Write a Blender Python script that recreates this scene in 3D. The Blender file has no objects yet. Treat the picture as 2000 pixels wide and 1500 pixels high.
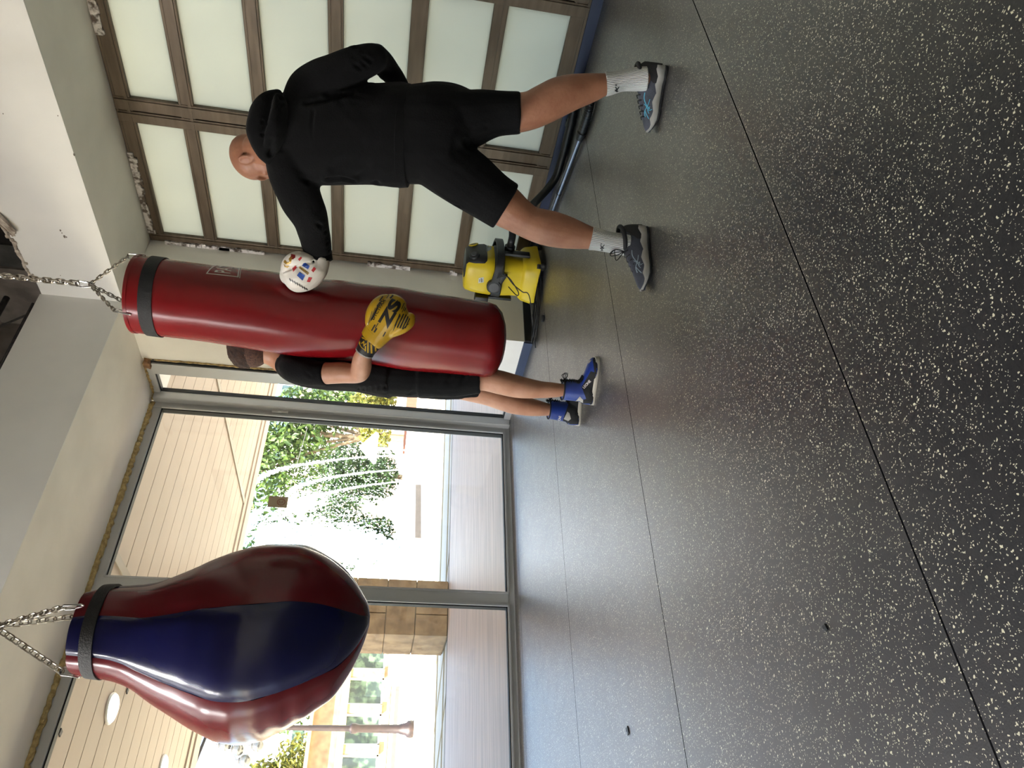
import bpy, bmesh, math, random
from mathutils import Vector, Matrix, noise
from mathutils.bvhtree import BVHTree
V = Vector
C = bpy.context.scene.collection
random.seed(7)

# ---------------------------------------------------------------- camera (a phone held sideways: the place lies on its side in the frame)
FPX, YAW, PITCH, ROLL, CAMZ = 1436.3, 0.681573, 0.155414, -0.0861928, 0.92
FW = V((math.sin(YAW)*math.cos(PITCH), math.cos(YAW)*math.cos(PITCH), -math.sin(PITCH)))
_r = V((math.cos(YAW), -math.sin(YAW), 0)); _d = FW.cross(_r)
RT = math.cos(ROLL)*_r + math.sin(ROLL)*_d          # towards the right of the place
DN = -math.sin(ROLL)*_r + math.cos(ROLL)*_d         # down
CAM = V((0, 0, CAMZ))
cam_d = bpy.data.cameras.new('camera'); cam = bpy.data.objects.new('camera', cam_d); C.objects.link(cam)
M = Matrix.Identity(4)
for i in range(3):
    M[i][0] = DN[i]; M[i][1] = RT[i]; M[i][2] = -FW[i]; M[i][3] = CAM[i]
cam.matrix_world = M
cam_d.sensor_width = 36; cam_d.sensor_fit = 'HORIZONTAL'; cam_d.lens = 36*FPX/2000
cam_d.clip_start = 0.05; cam_d.clip_end = 400
bpy.context.scene.camera = cam
sc = bpy.context.scene
sc.view_settings.view_transform = 'Standard'; sc.view_settings.look = 'None'
sc.view_settings.gamma = 1; sc.view_settings.use_curve_mapping = False
sc.view_settings.exposure = 1.2
sc.render.engine = 'CYCLES'
sc.cycles.use_denoising = True
sc.cycles.max_bounces = 10; sc.cycles.diffuse_bounces = 6; sc.cycles.glossy_bounces = 4
sc.cycles.transmission_bounces = 6; sc.cycles.transparent_max_bounces = 12
sc.cycles.caustics_reflective = False; sc.cycles.caustics_refractive = False
sc.cycles.sample_clamp_indirect = 8

# ---------------------------------------------------------------- sky and sun
w = bpy.data.worlds.new('sky'); sc.world = w; w.use_nodes = True
nt = w.node_tree; bg = nt.nodes['Background']
sky = nt.nodes.new('ShaderNodeTexSky'); sky.sky_type = 'NISHITA'; sky.sun_disc = False
SUN_EL, SUN_AZ = math.radians(50), V((-0.80, -0.60, 0)).normalized()
sky.sun_elevation = SUN_EL; sky.sun_rotation = math.atan2(SUN_AZ.x, SUN_AZ.y)
sky.altitude = 50; sky.dust_density = 1.5; sky.ozone_density = 1.0
nt.links.new(sky.outputs[0], bg.inputs[0]); bg.inputs[1].default_value = 0.46
sd = bpy.data.lights.new('sun', 'SUN'); sd.energy = 25.0; sd.angle = 0.01; sd.color = (1, .95, .86)
so = bpy.data.objects.new('sun', sd); C.objects.link(so)
sdir = V((SUN_AZ.x*math.cos(SUN_EL), SUN_AZ.y*math.cos(SUN_EL), math.sin(SUN_EL)))
so.rotation_euler = sdir.to_track_quat('Z', 'Y').to_euler(); so.location = sdir*30

# portals guide the daylight through the window wall and the invented left opening
def portal(cx, cy, cz, sx, sz, rot):
    d = bpy.data.lights.new('daylight_opening', 'AREA'); d.shape = 'RECTANGLE'; d.size = sx; d.size_y = sz
    d.cycles.is_portal = True
    o = bpy.data.objects.new('daylight_opening', d); C.objects.link(o); o.location = (cx, cy, cz); o.rotation_euler = rot
H = math.pi/2
portal(-1.7, 4.95, 1.35, 10.4, 2.7, (-H, 0, 0))
portal(-7.1, 2.6, 1.5, 3.0, 2.4, (H, 0, -H))

# ---------------------------------------------------------------- helpers
def lin(c):
    out = []
    for v in c[:3]:
        v = v/255.0
        out.append(v/12.92 if v <= .04045 else ((v+.055)/1.055)**2.4)
    return (*out, 1)
MATS = {}
def mat(name, col, rough=.5, metal=0, col2=None, nscale=8, bump=0, bscale=60, spec=.5, coat=0, stretch=None, sheen=0, sss=0, detail=3, lo=.35, hi=.65):
    if name in MATS: return MATS[name]
    m = bpy.data.materials.new(name); m.use_nodes = True; MATS[name] = m
    n = m.node_tree; b = n.nodes['Principled BSDF']
    b.inputs['Roughness'].default_value = rough; b.inputs['Metallic'].default_value = metal
    b.inputs['Specular IOR Level'].default_value = spec if not name.startswith('black_') or 'web' in name else spec*(.35 if 'cloth' in name or 'cotton' in name or 'hoodie' in name else 1); b.inputs['Coat Weight'].default_value = coat
    b.inputs['Sheen Weight'].default_value = sheen; b.inputs['Subsurface Weight'].default_value = sss
    if sss: b.inputs['Subsurface Radius'].default_value = (.01, .004, .002)
    c1 = lin(col); c2 = lin(col2) if col2 else tuple(min(1, v*.88) for v in c1[:3])+(1,)
    tc = n.nodes.new('ShaderNodeTexCoord'); mp = n.nodes.new('ShaderNodeMapping')
    n.links.new(tc.outputs['Object'], mp.inputs[0])
    if stretch: mp.inputs['Scale'].default_value = stretch
    nz = n.nodes.new('ShaderNodeTexNoise'); nz.inputs['Scale'].default_value = nscale; nz.inputs['Detail'].default_value = detail
    n.links.new(mp.outputs[0], nz.inputs['Vector'])
    rp = n.nodes.new('ShaderNodeValToRGB'); rp.color_ramp.elements[0].color = c1; rp.color_ramp.elements[1].color = c2
    rp.color_ramp.elements[0].position = lo; rp.color_ramp.elements[1].position = hi
    n.links.new(nz.outputs[0], rp.inputs[0]); n.links.new(rp.outputs[0], b.inputs['Base Color'])
    if bump:
        nb = n.nodes.new('ShaderNodeTexNoise'); nb.inputs['Scale'].default_value = bscale; nb.inputs['Detail'].default_value = 4
        n.links.new(mp.outputs[0], nb.inputs['Vector'])
        bp = n.nodes.new('ShaderNodeBump'); bp.inputs['Strength'].default_value = bump; bp.inputs['Distance'].default_value = .01
        n.links.new(nb.outputs[0], bp.inputs['Height']); n.links.new(bp.outputs[0], b.inputs['Normal'])
    return m
WORLD = {}
def wm(o): return WORLD.get(o.name, Matrix.Identity(4)) if o else Matrix.Identity(4)
def to_mesh(g, name='m'):
    me = bpy.data.meshes.new(name)
    if isinstance(g, bmesh.types.BMesh): g.to_mesh(me); g.free()
    elif isinstance(g, bpy.types.Mesh): return g
    else: me.from_pydata([tuple(v) for v in g[0]], [], g[1])
    return me
def obj(name, g, m, parent=None, smooth=True, label=None, cat=None, group=None, kind=None, fix=False, sharp=None):
    """one mesh object, built in room coordinates; its origin goes to the base of a top-level thing"""
    me = to_mesh(g, name); me.name = name
    if fix:
        b = bmesh.new(); b.from_mesh(me); bmesh.ops.recalc_face_normals(b, faces=b.faces); b.to_mesh(me); b.free()
    o = bpy.data.objects.new(name, me); C.objects.link(o)
    if isinstance(m, (list, tuple)):
        for x in m: me.materials.append(x)
    elif m: me.materials.append(m)
    if smooth:
        for p in me.polygons: p.use_smooth = True
        if sharp is None: sharp = 40
        me.set_sharp_from_angle(angle=math.radians(sharp))
    if parent:
        P_ = wm(parent); me.transform(P_.inverted()); o.parent = parent; WORLD[o.name] = P_
    else:
        if kind != 'structure' and len(me.vertices):
            xs = [v.co for v in me.vertices]
            base = V(((min(v.x for v in xs)+max(v.x for v in xs))/2, (min(v.y for v in xs)+max(v.y for v in xs))/2, min(v.z for v in xs)))
            T = Matrix.Translation(base); me.transform(T.inverted()); o.location = base; WORLD[o.name] = T
        else: WORLD[o.name] = Matrix.Identity(4)
    tag(o, label, cat, group, kind)
    return o
def tag(o, label=None, cat=None, group=None, kind=None):
    if label: o['label'] = label
    if cat: o['category'] = cat
    if group: o['group'] = group
    if kind: o['kind'] = kind
def thing(name, loc, label, cat, group=None):
    o = bpy.data.objects.new(name, None); C.objects.link(o); o.location = loc; o.empty_display_size = .1
    WORLD[o.name] = Matrix.Translation(V(loc)); tag(o, label, cat, group); return o
def box(bm, lo, hi, bev=0):
    lo, hi = V(lo), V(hi)
    vs = [bm.verts.new((x, y, z)) for x in (lo.x, hi.x) for y in (lo.y, hi.y) for z in (lo.z, hi.z)]
    fs = [(0,1,3,2), (4,6,7,5), (0,4,5,1), (2,3,7,6), (0,2,6,4), (1,5,7,3)]
    new = [bm.faces.new([vs[i] for i in f]) for f in fs]
    if bev:
        es = set(e for f in new for e in f.edges)
        bmesh.ops.bevel(bm, geom=list(es), offset=bev, segments=2, affect='EDGES', profile=.5)
    return bm
def B(lo, hi, bev=0): return box(bmesh.new(), lo, hi, bev)
def obox(bm, c, ax, ay, az, bev=0):
    """box about centre c with half-axis vectors ax, ay, az"""
    b2 = bmesh.new(); box(b2, (-1,-1,-1), (1,1,1))
    M_ = Matrix((ax, ay, az)).transposed()
    for v in b2.verts: v.co = V(c)+M_@v.co
    if bev: bmesh.ops.bevel(b2, geom=list(b2.edges), offset=bev, segments=2, affect='EDGES', profile=.5)
    bmesh.ops.recalc_face_normals(b2, faces=b2.faces)
    me = bpy.data.meshes.new('t'); b2.to_mesh(me); b2.free(); bm.from_mesh(me); bpy.data.meshes.remove(me)
    return bm
def rings(bm, rs, cap=True, closed=False):
    """skin a list of vertex rings"""
    R = [[bm.verts.new(p) for p in r] for r in rs]; n = len(R[0])
    pairs = list(zip(R[:-1], R[1:])) + ([(R[-1], R[0])] if closed else [])
    for a, b in pairs:
        for i in range(n): bm.faces.new((a[i], a[(i+1)%n], b[(i+1)%n], b[i]))
    if cap and not closed:
        bm.faces.new(R[0][::-1]); bm.faces.new(R[-1])
    return bm
def circ(c, a, b, n=20):
    return [V(c)+a*math.cos(2*math.pi*i/n)+b*math.sin(2*math.pi*i/n) for i in range(n)]
def tube(bm, pts, r, n=10, closed=False, ref=None):
    pts = [V(p) for p in pts]; rs = []; N = len(pts)
    u = None
    for i, p in enumerate(pts):
        if closed: t = pts[(i+1)%N]-pts[i-1]
        else: t = pts[min(i+1, N-1)]-pts[max(i-1, 0)]
        t.normalize()
        if u is None:
            u = t.cross(ref if ref else (V((0,0,1)) if abs(t.z) < .9 else V((1,0,0)))).normalized()
        else:
            u = (u-t*u.dot(t)).normalized()
        v = t.cross(u); rr = r[i] if isinstance(r, (list, tuple)) else r
        rs.append(circ(p, u*rr, v*rr, n))
    return rings(bm, rs, cap=not closed, closed=closed)
def cat(pts, k=6, closed=False):
    """Catmull-Rom through tuples of any length"""
    out = []; N = len(pts)
    segs = N if closed else N-1
    for i in range(segs):
        if closed: p0, p1, p2, p3 = pts[i-1], pts[i], pts[(i+1)%N], pts[(i+2)%N]
        else: p0, p1, p2, p3 = pts[max(i-1,0)], pts[i], pts[i+1], pts[min(i+2,N-1)]
        for j in range(k):
            t = j/k
            out.append(tuple(.5*((2*b)+(-a+c)*t+(2*a-5*b+4*c-d)*t*t+(-a+3*b-3*c+d)*t**3) for a, b, c, d in zip(p0, p1, p2, p3)))
    if not closed: out.append(tuple(pts[-1]))
    return out
def at(x, y, t):
    """the point of the place seen at photo position (x, y), t metres deep"""
    return CAM + t*(FW + RT*((1500-y)-750)/FPX + DN*(x-1000)/FPX)
def flr(x, y, z=0.0):
    v = FW + RT*((1500-y)-750)/FPX + DN*(x-1000)/FPX
    return CAM + v*((z-CAM.z)/v.z)
def limb(bm, spec, k=4, n=20, capf=.8):
    """tapering flesh or cloth along (x, y, t, ra, rb): ra half width across, rb half depth, in photo pixels"""
    s = cat(spec, k) if len(spec) > 2 or k > 1 else spec
    P_ = [at(q[0], q[1], q[2]) for q in s]; rs = []; fr = []
    for i, q in enumerate(s):
        t = (P_[min(i+1, len(P_)-1)]-P_[max(i-1, 0)]).normalized()
        sd = t.cross(FW)
        if sd.length < .2: sd = t.cross(RT)
        sd.normalize(); nb = sd.cross(t).normalized()
        m = q[2]/FPX; fr.append((P_[i], t, sd*max(q[3], .5)*m, nb*max(q[4], .5)*m))
    def ring(c, a, b, f): return circ(c, a*f, b*f, n)
    c, t, a, b = fr[0]; L = min(a.length, b.length)*capf
    for u in (.97, .8, .5): rs.append(ring(c-t*L*u, a, b, math.sqrt(max(.02, 1-u*u))))
    for c, t, a, b in fr: rs.append(ring(c, a, b, 1))
    c, t, a, b = fr[-1]; L = min(a.length, b.length)*capf
    for u in (.5, .8, .97): rs.append(ring(c+t*L*u, a, b, math.sqrt(max(.02, 1-u*u))))
    return rings(bm, rs)
def blob(bm, c, a, b, d, n=16):
    """ellipsoid with half-axis vectors"""
    rs = []
    for i in range(1, n//2):
        th = math.pi*i/(n//2)
        rs.append(circ(V(c)-d*math.cos(th), a*math.sin(th), b*math.sin(th), n))
    R = [[bm.verts.new(p) for p in r] for r in rs]
    for x, y in zip(R[:-1], R[1:]):
        for i in range(n): bm.faces.new((x[i], x[(i+1)%n], y[(i+1)%n], y[i]))
    s = bm.verts.new(V(c)-d); e = bm.verts.new(V(c)+d)
    for i in range(n): bm.faces.new((s, R[0][(i+1)%n], R[0][i])); bm.faces.new((e, R[-1][i], R[-1][(i+1)%n]))
    return bm
def fuse(bm, voxel=.008, sm=4, fac=.5):
    """grow overlapping lofts into one continuous skin"""
    bmesh.ops.recalc_face_normals(bm, faces=bm.faces)
    me = bpy.data.meshes.new('t'); bm.to_mesh(me); bm.free()
    o = bpy.data.objects.new('t', me); C.objects.link(o)
    r = o.modifiers.new('r', 'REMESH'); r.mode = 'VOXEL'; r.voxel_size = voxel; r.adaptivity = 0
    s = o.modifiers.new('s', 'SMOOTH'); s.factor = fac; s.iterations = sm
    dg = bpy.context.evaluated_depsgraph_get(); dg.update()
    out = bpy.data.meshes.new_from_object(o.evaluated_get(dg))
    bpy.data.objects.remove(o); bpy.data.meshes.remove(me)
    return out
def crease(me, lines, folds=None):
    """press folds into cloth: lines = [(points, depth, width)], folds = (amp, scale, stretch)"""
    me.update(); vs = me.vertices
    nrm = [v.normal.copy() for v in vs]; off = [0.0]*len(vs)
    for pts, dep, wid in lines:
        pts = [V(p) for p in pts]
        lo = V([min(p[i] for p in pts)-3*wid for i in range(3)]); hi = V([max(p[i] for p in pts)+3*wid for i in range(3)])
        for v in vs:
            c = v.co
            if c.x < lo.x or c.x > hi.x or c.y < lo.y or c.y > hi.y or c.z < lo.z or c.z > hi.z: continue
            best = 9
            for a, b in zip(pts[:-1], pts[1:]):
                ab = b-a; t = max(0, min(1, (c-a).dot(ab)/max(1e-9, ab.length_squared))); d = (c-a-ab*t).length
                if d < best: best = d
            off[v.index] -= 1.6*dep*math.exp(-(best/wid)**2)
            off[v.index] += dep*.45*math.exp(-((best-1.7*wid)/wid)**2)
    if folds:
        amp, scl, st = folds
        for v in vs:
            c = V((v.co.x*st[0], v.co.y*st[1], v.co.z*st[2]))*scl
            off[v.index] += amp*noise.noise(c)+amp*.5*noise.noise(c*2.3+V((3,1,7)))
    for v, n_, d in zip(vs, nrm, off): v.co = v.co+n_*d
    me.update(); return me
def bvh(*objs):
    vs, fs = [], []
    for o in objs:
        k = len(vs); W_ = wm(o); vs += [W_@v.co for v in o.data.vertices]; fs += [[k+i for i in p.vertices] for p in o.data.polygons]
    return BVHTree.FromPolygons(vs, fs)
def shape2d(polys):
    """flat mesh from outlines"""
    bm = bmesh.new()
    for p in polys: bm.faces.new([bm.verts.new((x, y, 0)) for x, y in p])
    return bm
def word(s, size, bold=.0, shear=0, spacing=1):
    cu = bpy.data.curves.new('w', 'FONT'); cu.body = s; cu.size = size; cu.offset = bold; cu.shear = shear; cu.align_x = 'CENTER'; cu.align_y = 'CENTER'
    cu.space_character = spacing
    o = bpy.data.objects.new('w', cu); C.objects.link(o); dg = bpy.context.evaluated_depsgraph_get(); dg.update()
    me = bpy.data.meshes.new_from_object(o.evaluated_get(dg)); bpy.data.objects.remove(o); bpy.data.curves.remove(cu)
    bm = bmesh.new(); bm.from_mesh(me); bpy.data.meshes.remove(me); return bm
def wrap(bm, o_, ux, uy, tree, d=None, lift=.0012, seg=.012, maxd=1.0):
    """lay a flat print onto a curved surface"""
    ux, uy = V(ux).normalized(), V(uy).normalized(); d = V(d).normalized() if d else ux.cross(uy).normalized()*-1
    bmesh.ops.triangulate(bm, faces=bm.faces)
    for _ in range(5):
        es = [e for e in bm.edges if e.calc_length() > seg]
        if not es: break
        bmesh.ops.subdivide_edges(bm, edges=es, cuts=1); bmesh.ops.triangulate(bm, faces=bm.faces)
    dead = []
    for v in bm.verts:
        p = V(o_)+ux*v.co.x+uy*v.co.y-d*.3
        h = tree.ray_cast(p, d, maxd)
        if h[0] is None: dead.append(v)
        else:
            n_ = h[1] if h[1].dot(d) < 0 else -h[1]
            if n_.dot(d) > -.08: dead.append(v)
            else: v.co = h[0]+n_*lift
    if dead: bmesh.ops.delete(bm, geom=dead, context='VERTS')
    return bm
def sheet(name, bm, m, parent, thick=.0008):
    return obj(name, bm, m, parent, smooth=False)
# ---------------------------------------------------------------- materials
m_wall = mat('white_plaster', (240,238,232), .8, col2=(232,230,224), nscale=3, bump=.08, bscale=25)
m_fascia = mat('white_plasterboard', (236,236,232), .75, col2=(228,228,225), nscale=2.2, bump=.05, bscale=12)
m_void = mat('bare_concrete_overhead', (150,142,134), .9, col2=(112,104,97), nscale=5, bump=.4, bscale=18)
m_plast = mat('broken_plaster', (206,196,184), .9, col2=(160,148,134), nscale=30, bump=.8, bscale=60)
m_alu = mat('grey_aluminium_frame', (186,188,190), .42, .25, col2=(178,180,182), nscale=3)
m_bronze = mat('bronze_anodised_frame', (104,90,74), .45, .35, col2=(86,74,60), nscale=4, stretch=(1,1,8), bump=.04)
m_black = mat('black_rubber_seal', (14,14,15), .6)
m_foam = mat('yellow_foam', (196,174,122), .9, col2=(150,128,84), nscale=40, bump=.9, bscale=90)
m_wood = mat('wood_wedge', (150,110,74), .7, col2=(96,66,42), nscale=20, stretch=(1,8,1))
m_blue = mat('blue_skirting', (48,58,86), .5, col2=(42,52,78), nscale=5)
m_blkbase = mat('black_skirting', (26,28,34), .4)
m_frost = bpy.data.materials.new('frosted_glass'); m_frost.use_nodes = True
n = m_frost.node_tree; b = n.nodes['Principled BSDF']; out = n.nodes['Material Output']
b.inputs['Base Color'].default_value = lin((196,196,186)); b.inputs['Roughness'].default_value = .32; b.inputs['Specular IOR Level'].default_value = .3
tl = n.nodes.new('ShaderNodeBsdfTranslucent'); tl.inputs[0].default_value = lin((222,234,214))
mx = n.nodes.new('ShaderNodeMixShader'); mx.inputs[0].default_value = .68
nz = n.nodes.new('ShaderNodeTexNoise'); nz.inputs['Scale'].default_value = 1.6
rp = n.nodes.new('ShaderNodeValToRGB'); rp.color_ramp.elements[0].color = lin((190,190,177)); rp.color_ramp.elements[1].color = lin((210,209,192))
tc = n.nodes.new('ShaderNodeTexCoord'); n.links.new(tc.outputs['Object'], nz.inputs['Vector']); n.links.new(nz.outputs[0], rp.inputs[0]); n.links.new(rp.outputs[0], tl.inputs[0])
n.links.new(b.outputs[0], mx.inputs[1]); n.links.new(tl.outputs[0], mx.inputs[2]); n.links.new(mx.outputs[0], out.inputs[0])
m_glass = bpy.data.materials.new('window_glass'); m_glass.use_nodes = True
n = m_glass.node_tree; n.nodes.remove(n.nodes['Principled BSDF']); out = n.nodes['Material Output']
tr = n.nodes.new('ShaderNodeBsdfTransparent'); tr.inputs[0].default_value = (.93,.95,.93,1)
gl = n.nodes.new('ShaderNodeBsdfGlossy'); gl.inputs['Roughness'].default_value = .02
lw = n.nodes.new('ShaderNodeLayerWeight'); lw.inputs[0].default_value = .5
fr = n.nodes.new('ShaderNodeMath'); fr.operation = 'POWER'; fr.inputs[1].default_value = 4; n.links.new(lw.outputs['Facing'], fr.inputs[0])
fa = n.nodes.new('ShaderNodeMath'); fa.operation = 'MULTIPLY_ADD'; fa.inputs[1].default_value = .8; fa.inputs[2].default_value = .03; n.links.new(fr.outputs[0], fa.inputs[0])
mx = n.nodes.new('ShaderNodeMixShader')
n.links.new(fa.outputs[0], mx.inputs[0]); n.links.new(tr.outputs[0], mx.inputs[1]); n.links.new(gl.outputs[0], mx.inputs[2]); n.links.new(mx.outputs[0], out.inputs[0])

# rubber gym floor: dark crumb with pale flecks, laid in 1.17 m strips
def floor_mat():
    m = bpy.data.materials.new('speckled_rubber_floor'); m.use_nodes = True
    n = m.node_tree; L = n.links; b = n.nodes['Principled BSDF']
    tc = n.nodes.new('ShaderNodeTexCoord'); P_ = tc.outputs['Object']
    wv = n.nodes.new('ShaderNodeTexNoise'); wv.inputs['Scale'].default_value = 150; wv.inputs['Detail'].default_value = 1; L.new(P_, wv.inputs['Vector'])
    mw = n.nodes.new('ShaderNodeMix'); mw.data_type = 'VECTOR'; mw.inputs['Factor'].default_value = .008; L.new(P_, mw.inputs['A']); L.new(wv.outputs['Color'], mw.inputs['B'])
    def math_(op, a, b_=None, c_=None):
        q = n.nodes.new('ShaderNodeMath'); q.operation = op
        for i, x in enumerate((a, b_, c_)):
            if x is None: continue
            if isinstance(x, (int, float)): q.inputs[i].default_value = x
            else: L.new(x, q.inputs[i])
        return q.outputs[0]
    def flecks(scale, size, keep, seed):
        mp = n.nodes.new('ShaderNodeMapping'); mp.inputs['Location'].default_value = (seed, seed*1.7, 0); L.new(mw.outputs['Result'], mp.inputs[0])
        v = n.nodes.new('ShaderNodeTexVoronoi'); v.voronoi_dimensions = '2D'; v.inputs['Scale'].default_value = scale; L.new(mp.outputs[0], v.inputs['Vector'])
        sp = n.nodes.new('ShaderNodeSeparateColor'); L.new(v.outputs['Color'], sp.inputs[0])
        rad = math_('MULTIPLY_ADD', sp.outputs[1], size*.75, size*.5)
        near = math_('LESS_THAN', v.outputs['Distance'], rad)
        return math_('MULTIPLY', near, math_('LESS_THAN', sp.outputs[0], keep))
    f1 = flecks(78, .15, .20, 0); f2 = flecks(130, .18, .18, 5.3); f3 = flecks(280, .26, .14, 9.1)
    fl = math_('MAXIMUM', f1, math_('MAXIMUM', f2, f3))
    nz = n.nodes.new('ShaderNodeTexNoise'); nz.inputs['Scale'].default_value = 2.2; nz.inputs['Detail'].default_value = 5; L.new(P_, nz.inputs['Vector'])
    base = n.nodes.new('ShaderNodeValToRGB'); base.color_ramp.elements[0].color = lin((20,21,24)); base.color_ramp.elements[1].color = lin((31,32,35)); L.new(nz.outputs[0], base.inputs[0])
    mx = n.nodes.new('ShaderNodeMix'); mx.data_type = 'RGBA'; L.new(fl, mx.inputs['Factor']); L.new(base.outputs[0], mx.inputs['A']); mx.inputs['B'].default_value = lin((200,198,172))
    # seams between the strips
    sx = n.nodes.new('ShaderNodeSeparateXYZ'); L.new(P_, sx.inputs[0])
    ph = math_('ABSOLUTE', math_('SUBTRACT', math_('FRACT', math_('MULTIPLY_ADD', sx.outputs[1], 1/1.17, .5-2.22/1.17+10)), .5))
    seam = math_('LESS_THAN', ph, .0019)
    mx2 = n.nodes.new('ShaderNodeMix'); mx2.data_type = 'RGBA'; L.new(seam, mx2.inputs['Factor']); L.new(mx.outputs['Result'], mx2.inputs['A']); mx2.inputs['B'].default_value = lin((12,12,14))
    L.new(mx2.outputs['Result'], b.inputs['Base Color'])
    # scuffs change the gloss
    sc_ = n.nodes.new('ShaderNodeTexNoise'); sc_.inputs['Scale'].default_value = 9; sc_.inputs['Detail'].default_value = 8; sc_.inputs['Roughness'].default_value = .7; L.new(P_, sc_.inputs['Vector'])
    mr = n.nodes.new('ShaderNodeMapRange'); mr.inputs[1].default_value = .3; mr.inputs[2].default_value = .7; mr.inputs[3].default_value = .42; mr.inputs[4].default_value = .58
    L.new(sc_.outputs[0], mr.inputs[0]); L.new(mr.outputs[0], b.inputs['Roughness'])
    b.inputs['Specular IOR Level'].default_value = .28
    bn = n.nodes.new('ShaderNodeTexNoise'); bn.inputs['Scale'].default_value = 260; bn.inputs['Detail'].default_value = 3; L.new(P_, bn.inputs['Vector'])
    h = math_('ADD', math_('MULTIPLY', bn.outputs[0], .6), math_('MULTIPLY', sc_.outputs[0], .8)); h = math_('SUBTRACT', h, math_('MULTIPLY', seam, 2))
    bp = n.nodes.new('ShaderNodeBump'); bp.inputs['Strength'].default_value = .22; bp.inputs['Distance'].default_value = .004
    L.new(h, bp.inputs['Height']); L.new(bp.outputs[0], b.inputs['Normal']); gs = n.nodes.new('ShaderNodeBsdfGlossy'); gs.inputs['Roughness'].default_value = .35; gs.inputs[0].default_value = (.97,.93,.92,1); L.new(bp.outputs[0], gs.inputs['Normal'])
    lw = n.nodes.new('ShaderNodeLayerWeight'); lw.inputs[0].default_value = .5
    fac = math_('MINIMUM', math_('MULTIPLY', math_('POWER', lw.outputs['Facing'], 3.2), 1.0), .27)
    fm = n.nodes.new('ShaderNodeMixShader'); L.new(fac, fm.inputs[0]); L.new(b.outputs[0], fm.inputs[1]); L.new(gs.outputs[0], fm.inputs[2])
    df = n.nodes.new('ShaderNodeBsdfDiffuse'); df.inputs[0].default_value = (.006,.006,.007,1); ms = n.nodes.new('ShaderNodeMixShader')
    L.new(seam, ms.inputs[0]); L.new(fm.outputs[0], ms.inputs[1]); L.new(df.outputs[0], ms.inputs[2]); L.new(ms.outputs[0], n.nodes['Material Output'].inputs[0])
    return m
m_floor = floor_mat()

# ---------------------------------------------------------------- the room
XG, YW, X1, Y1, ZS = 4.084, 4.755, 3.458, 3.779, 2.705     # garage door wall, window wall, alcove wall, pier face, soffit
XF, YF, ZF = 3.449, 3.756, 3.19                             # inner faces of the dropped ring
XL, YB, ZC = -7.0, -3.6, 3.95
S = dict(kind='structure')
obj('floor', B((XL-.2, YB-.2, -.12), (XG+.15, YW+.03, 0)), m_floor, smooth=False, **S)
obj('ceiling', B((XL-.2, YB-.2, ZC), (XG+.2, YW+.2, ZC+.12)), m_void, smooth=False, **S)
obj('wall_back', B((XL-.2, YB-.2, 0), (XG+.2, YB, ZC)), m_wall, smooth=False, **S)
bm = B((XL-.2, YB, 0), (XL, 1.1, ZC)); box(bm, (XL-.2, 4.1, 0), (XL, YW+.1, ZC)); box(bm, (XL-.2, 1.1, 2.7), (XL, 4.1, ZC)); box(bm, (XL-.2, 1.1, 0), (XL, 4.1, .3))  # unseen wall; its opening is invented to let in side light
obj('wall_left', bm, m_wall, smooth=False, **S)
bm = B((XL, YW, ZS), (XG+.2, YW+.2, ZC)); box(bm, (XL, YW, 0), (-6.9, YW+.1, ZS))
obj('wall_front', bm, m_wall, smooth=False, **S)
# alcove wall and the pier that returns to the garage door
bm = B((X1, Y1, 0), (XG+.2, 4.33, ZS)); box(bm, (X1+.12, 4.33, ZS-.02), (XG+.2, YW, ZS))
obj('wall_pier', bm, m_wall, smooth=False, **S)
bm = B((XG, YB, 2.70), (XG+.2, Y1, ZC)); box(bm, (XG, YB, 0), (XG+.2, -1.2, 2.7)); box(bm, (XG, Y1, ZS), (XG+.2, YW, ZC))
obj('wall_right', bm, m_wall, smooth=False, **S)
# dropped ring: soffits and fascias, with the torn top edge
bm = B((XF+.013, YB, ZS), (XG, YF+.02, ZS+.012)); box(bm, (XL, YF+.013, ZS), (XG, YW, ZS+.012))
obj('ceiling_soffit', bm, m_wall, smooth=False, **S)
rng = random.Random(3)
top = [(YB, 3.78), (2.92, 3.78), (2.98, 3.60), (3.035, 3.33), (3.075, 3.285), (3.10, 3.262), (3.125, 3.275), (3.15, 3.245), (3.165, 3.26)]
y = 3.2
while y < 3.55: top.append((y, 3.215+.03*(3.5-y)+rng.uniform(-.012, .012))); y += .03
top += [(3.57, 3.20), (3.60, 3.215), (3.63, 3.19), (YF+.013, 3.19)]
def prism_x(pts, x0, x1):
    bm = bmesh.new(); a = [bm.verts.new((x0, y, z)) for y, z in pts]; b_ = [bm.verts.new((x1, y, z)) for y, z in pts]
    bm.faces.new(a); bm.faces.new(b_[::-1]); k = len(pts)
    for i in range(k): bm.faces.new((a[i], b_[i], b_[(i+1)%k], a[(i+1)%k]))
    bmesh.ops.recalc_face_normals(bm, faces=bm.faces); return bm
bm = prism_x([(YB, ZS), (YF+.013, ZS)]+top[::-1], XF, XF+.013)
obj('wall_fascia_right', bm, m_fascia, smooth=False, **S)
obj('wall_fascia_front', B((XL, YF, ZS), (XF, YF+.013, ZF+.01)), m_fascia, smooth=False, **S)
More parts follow.
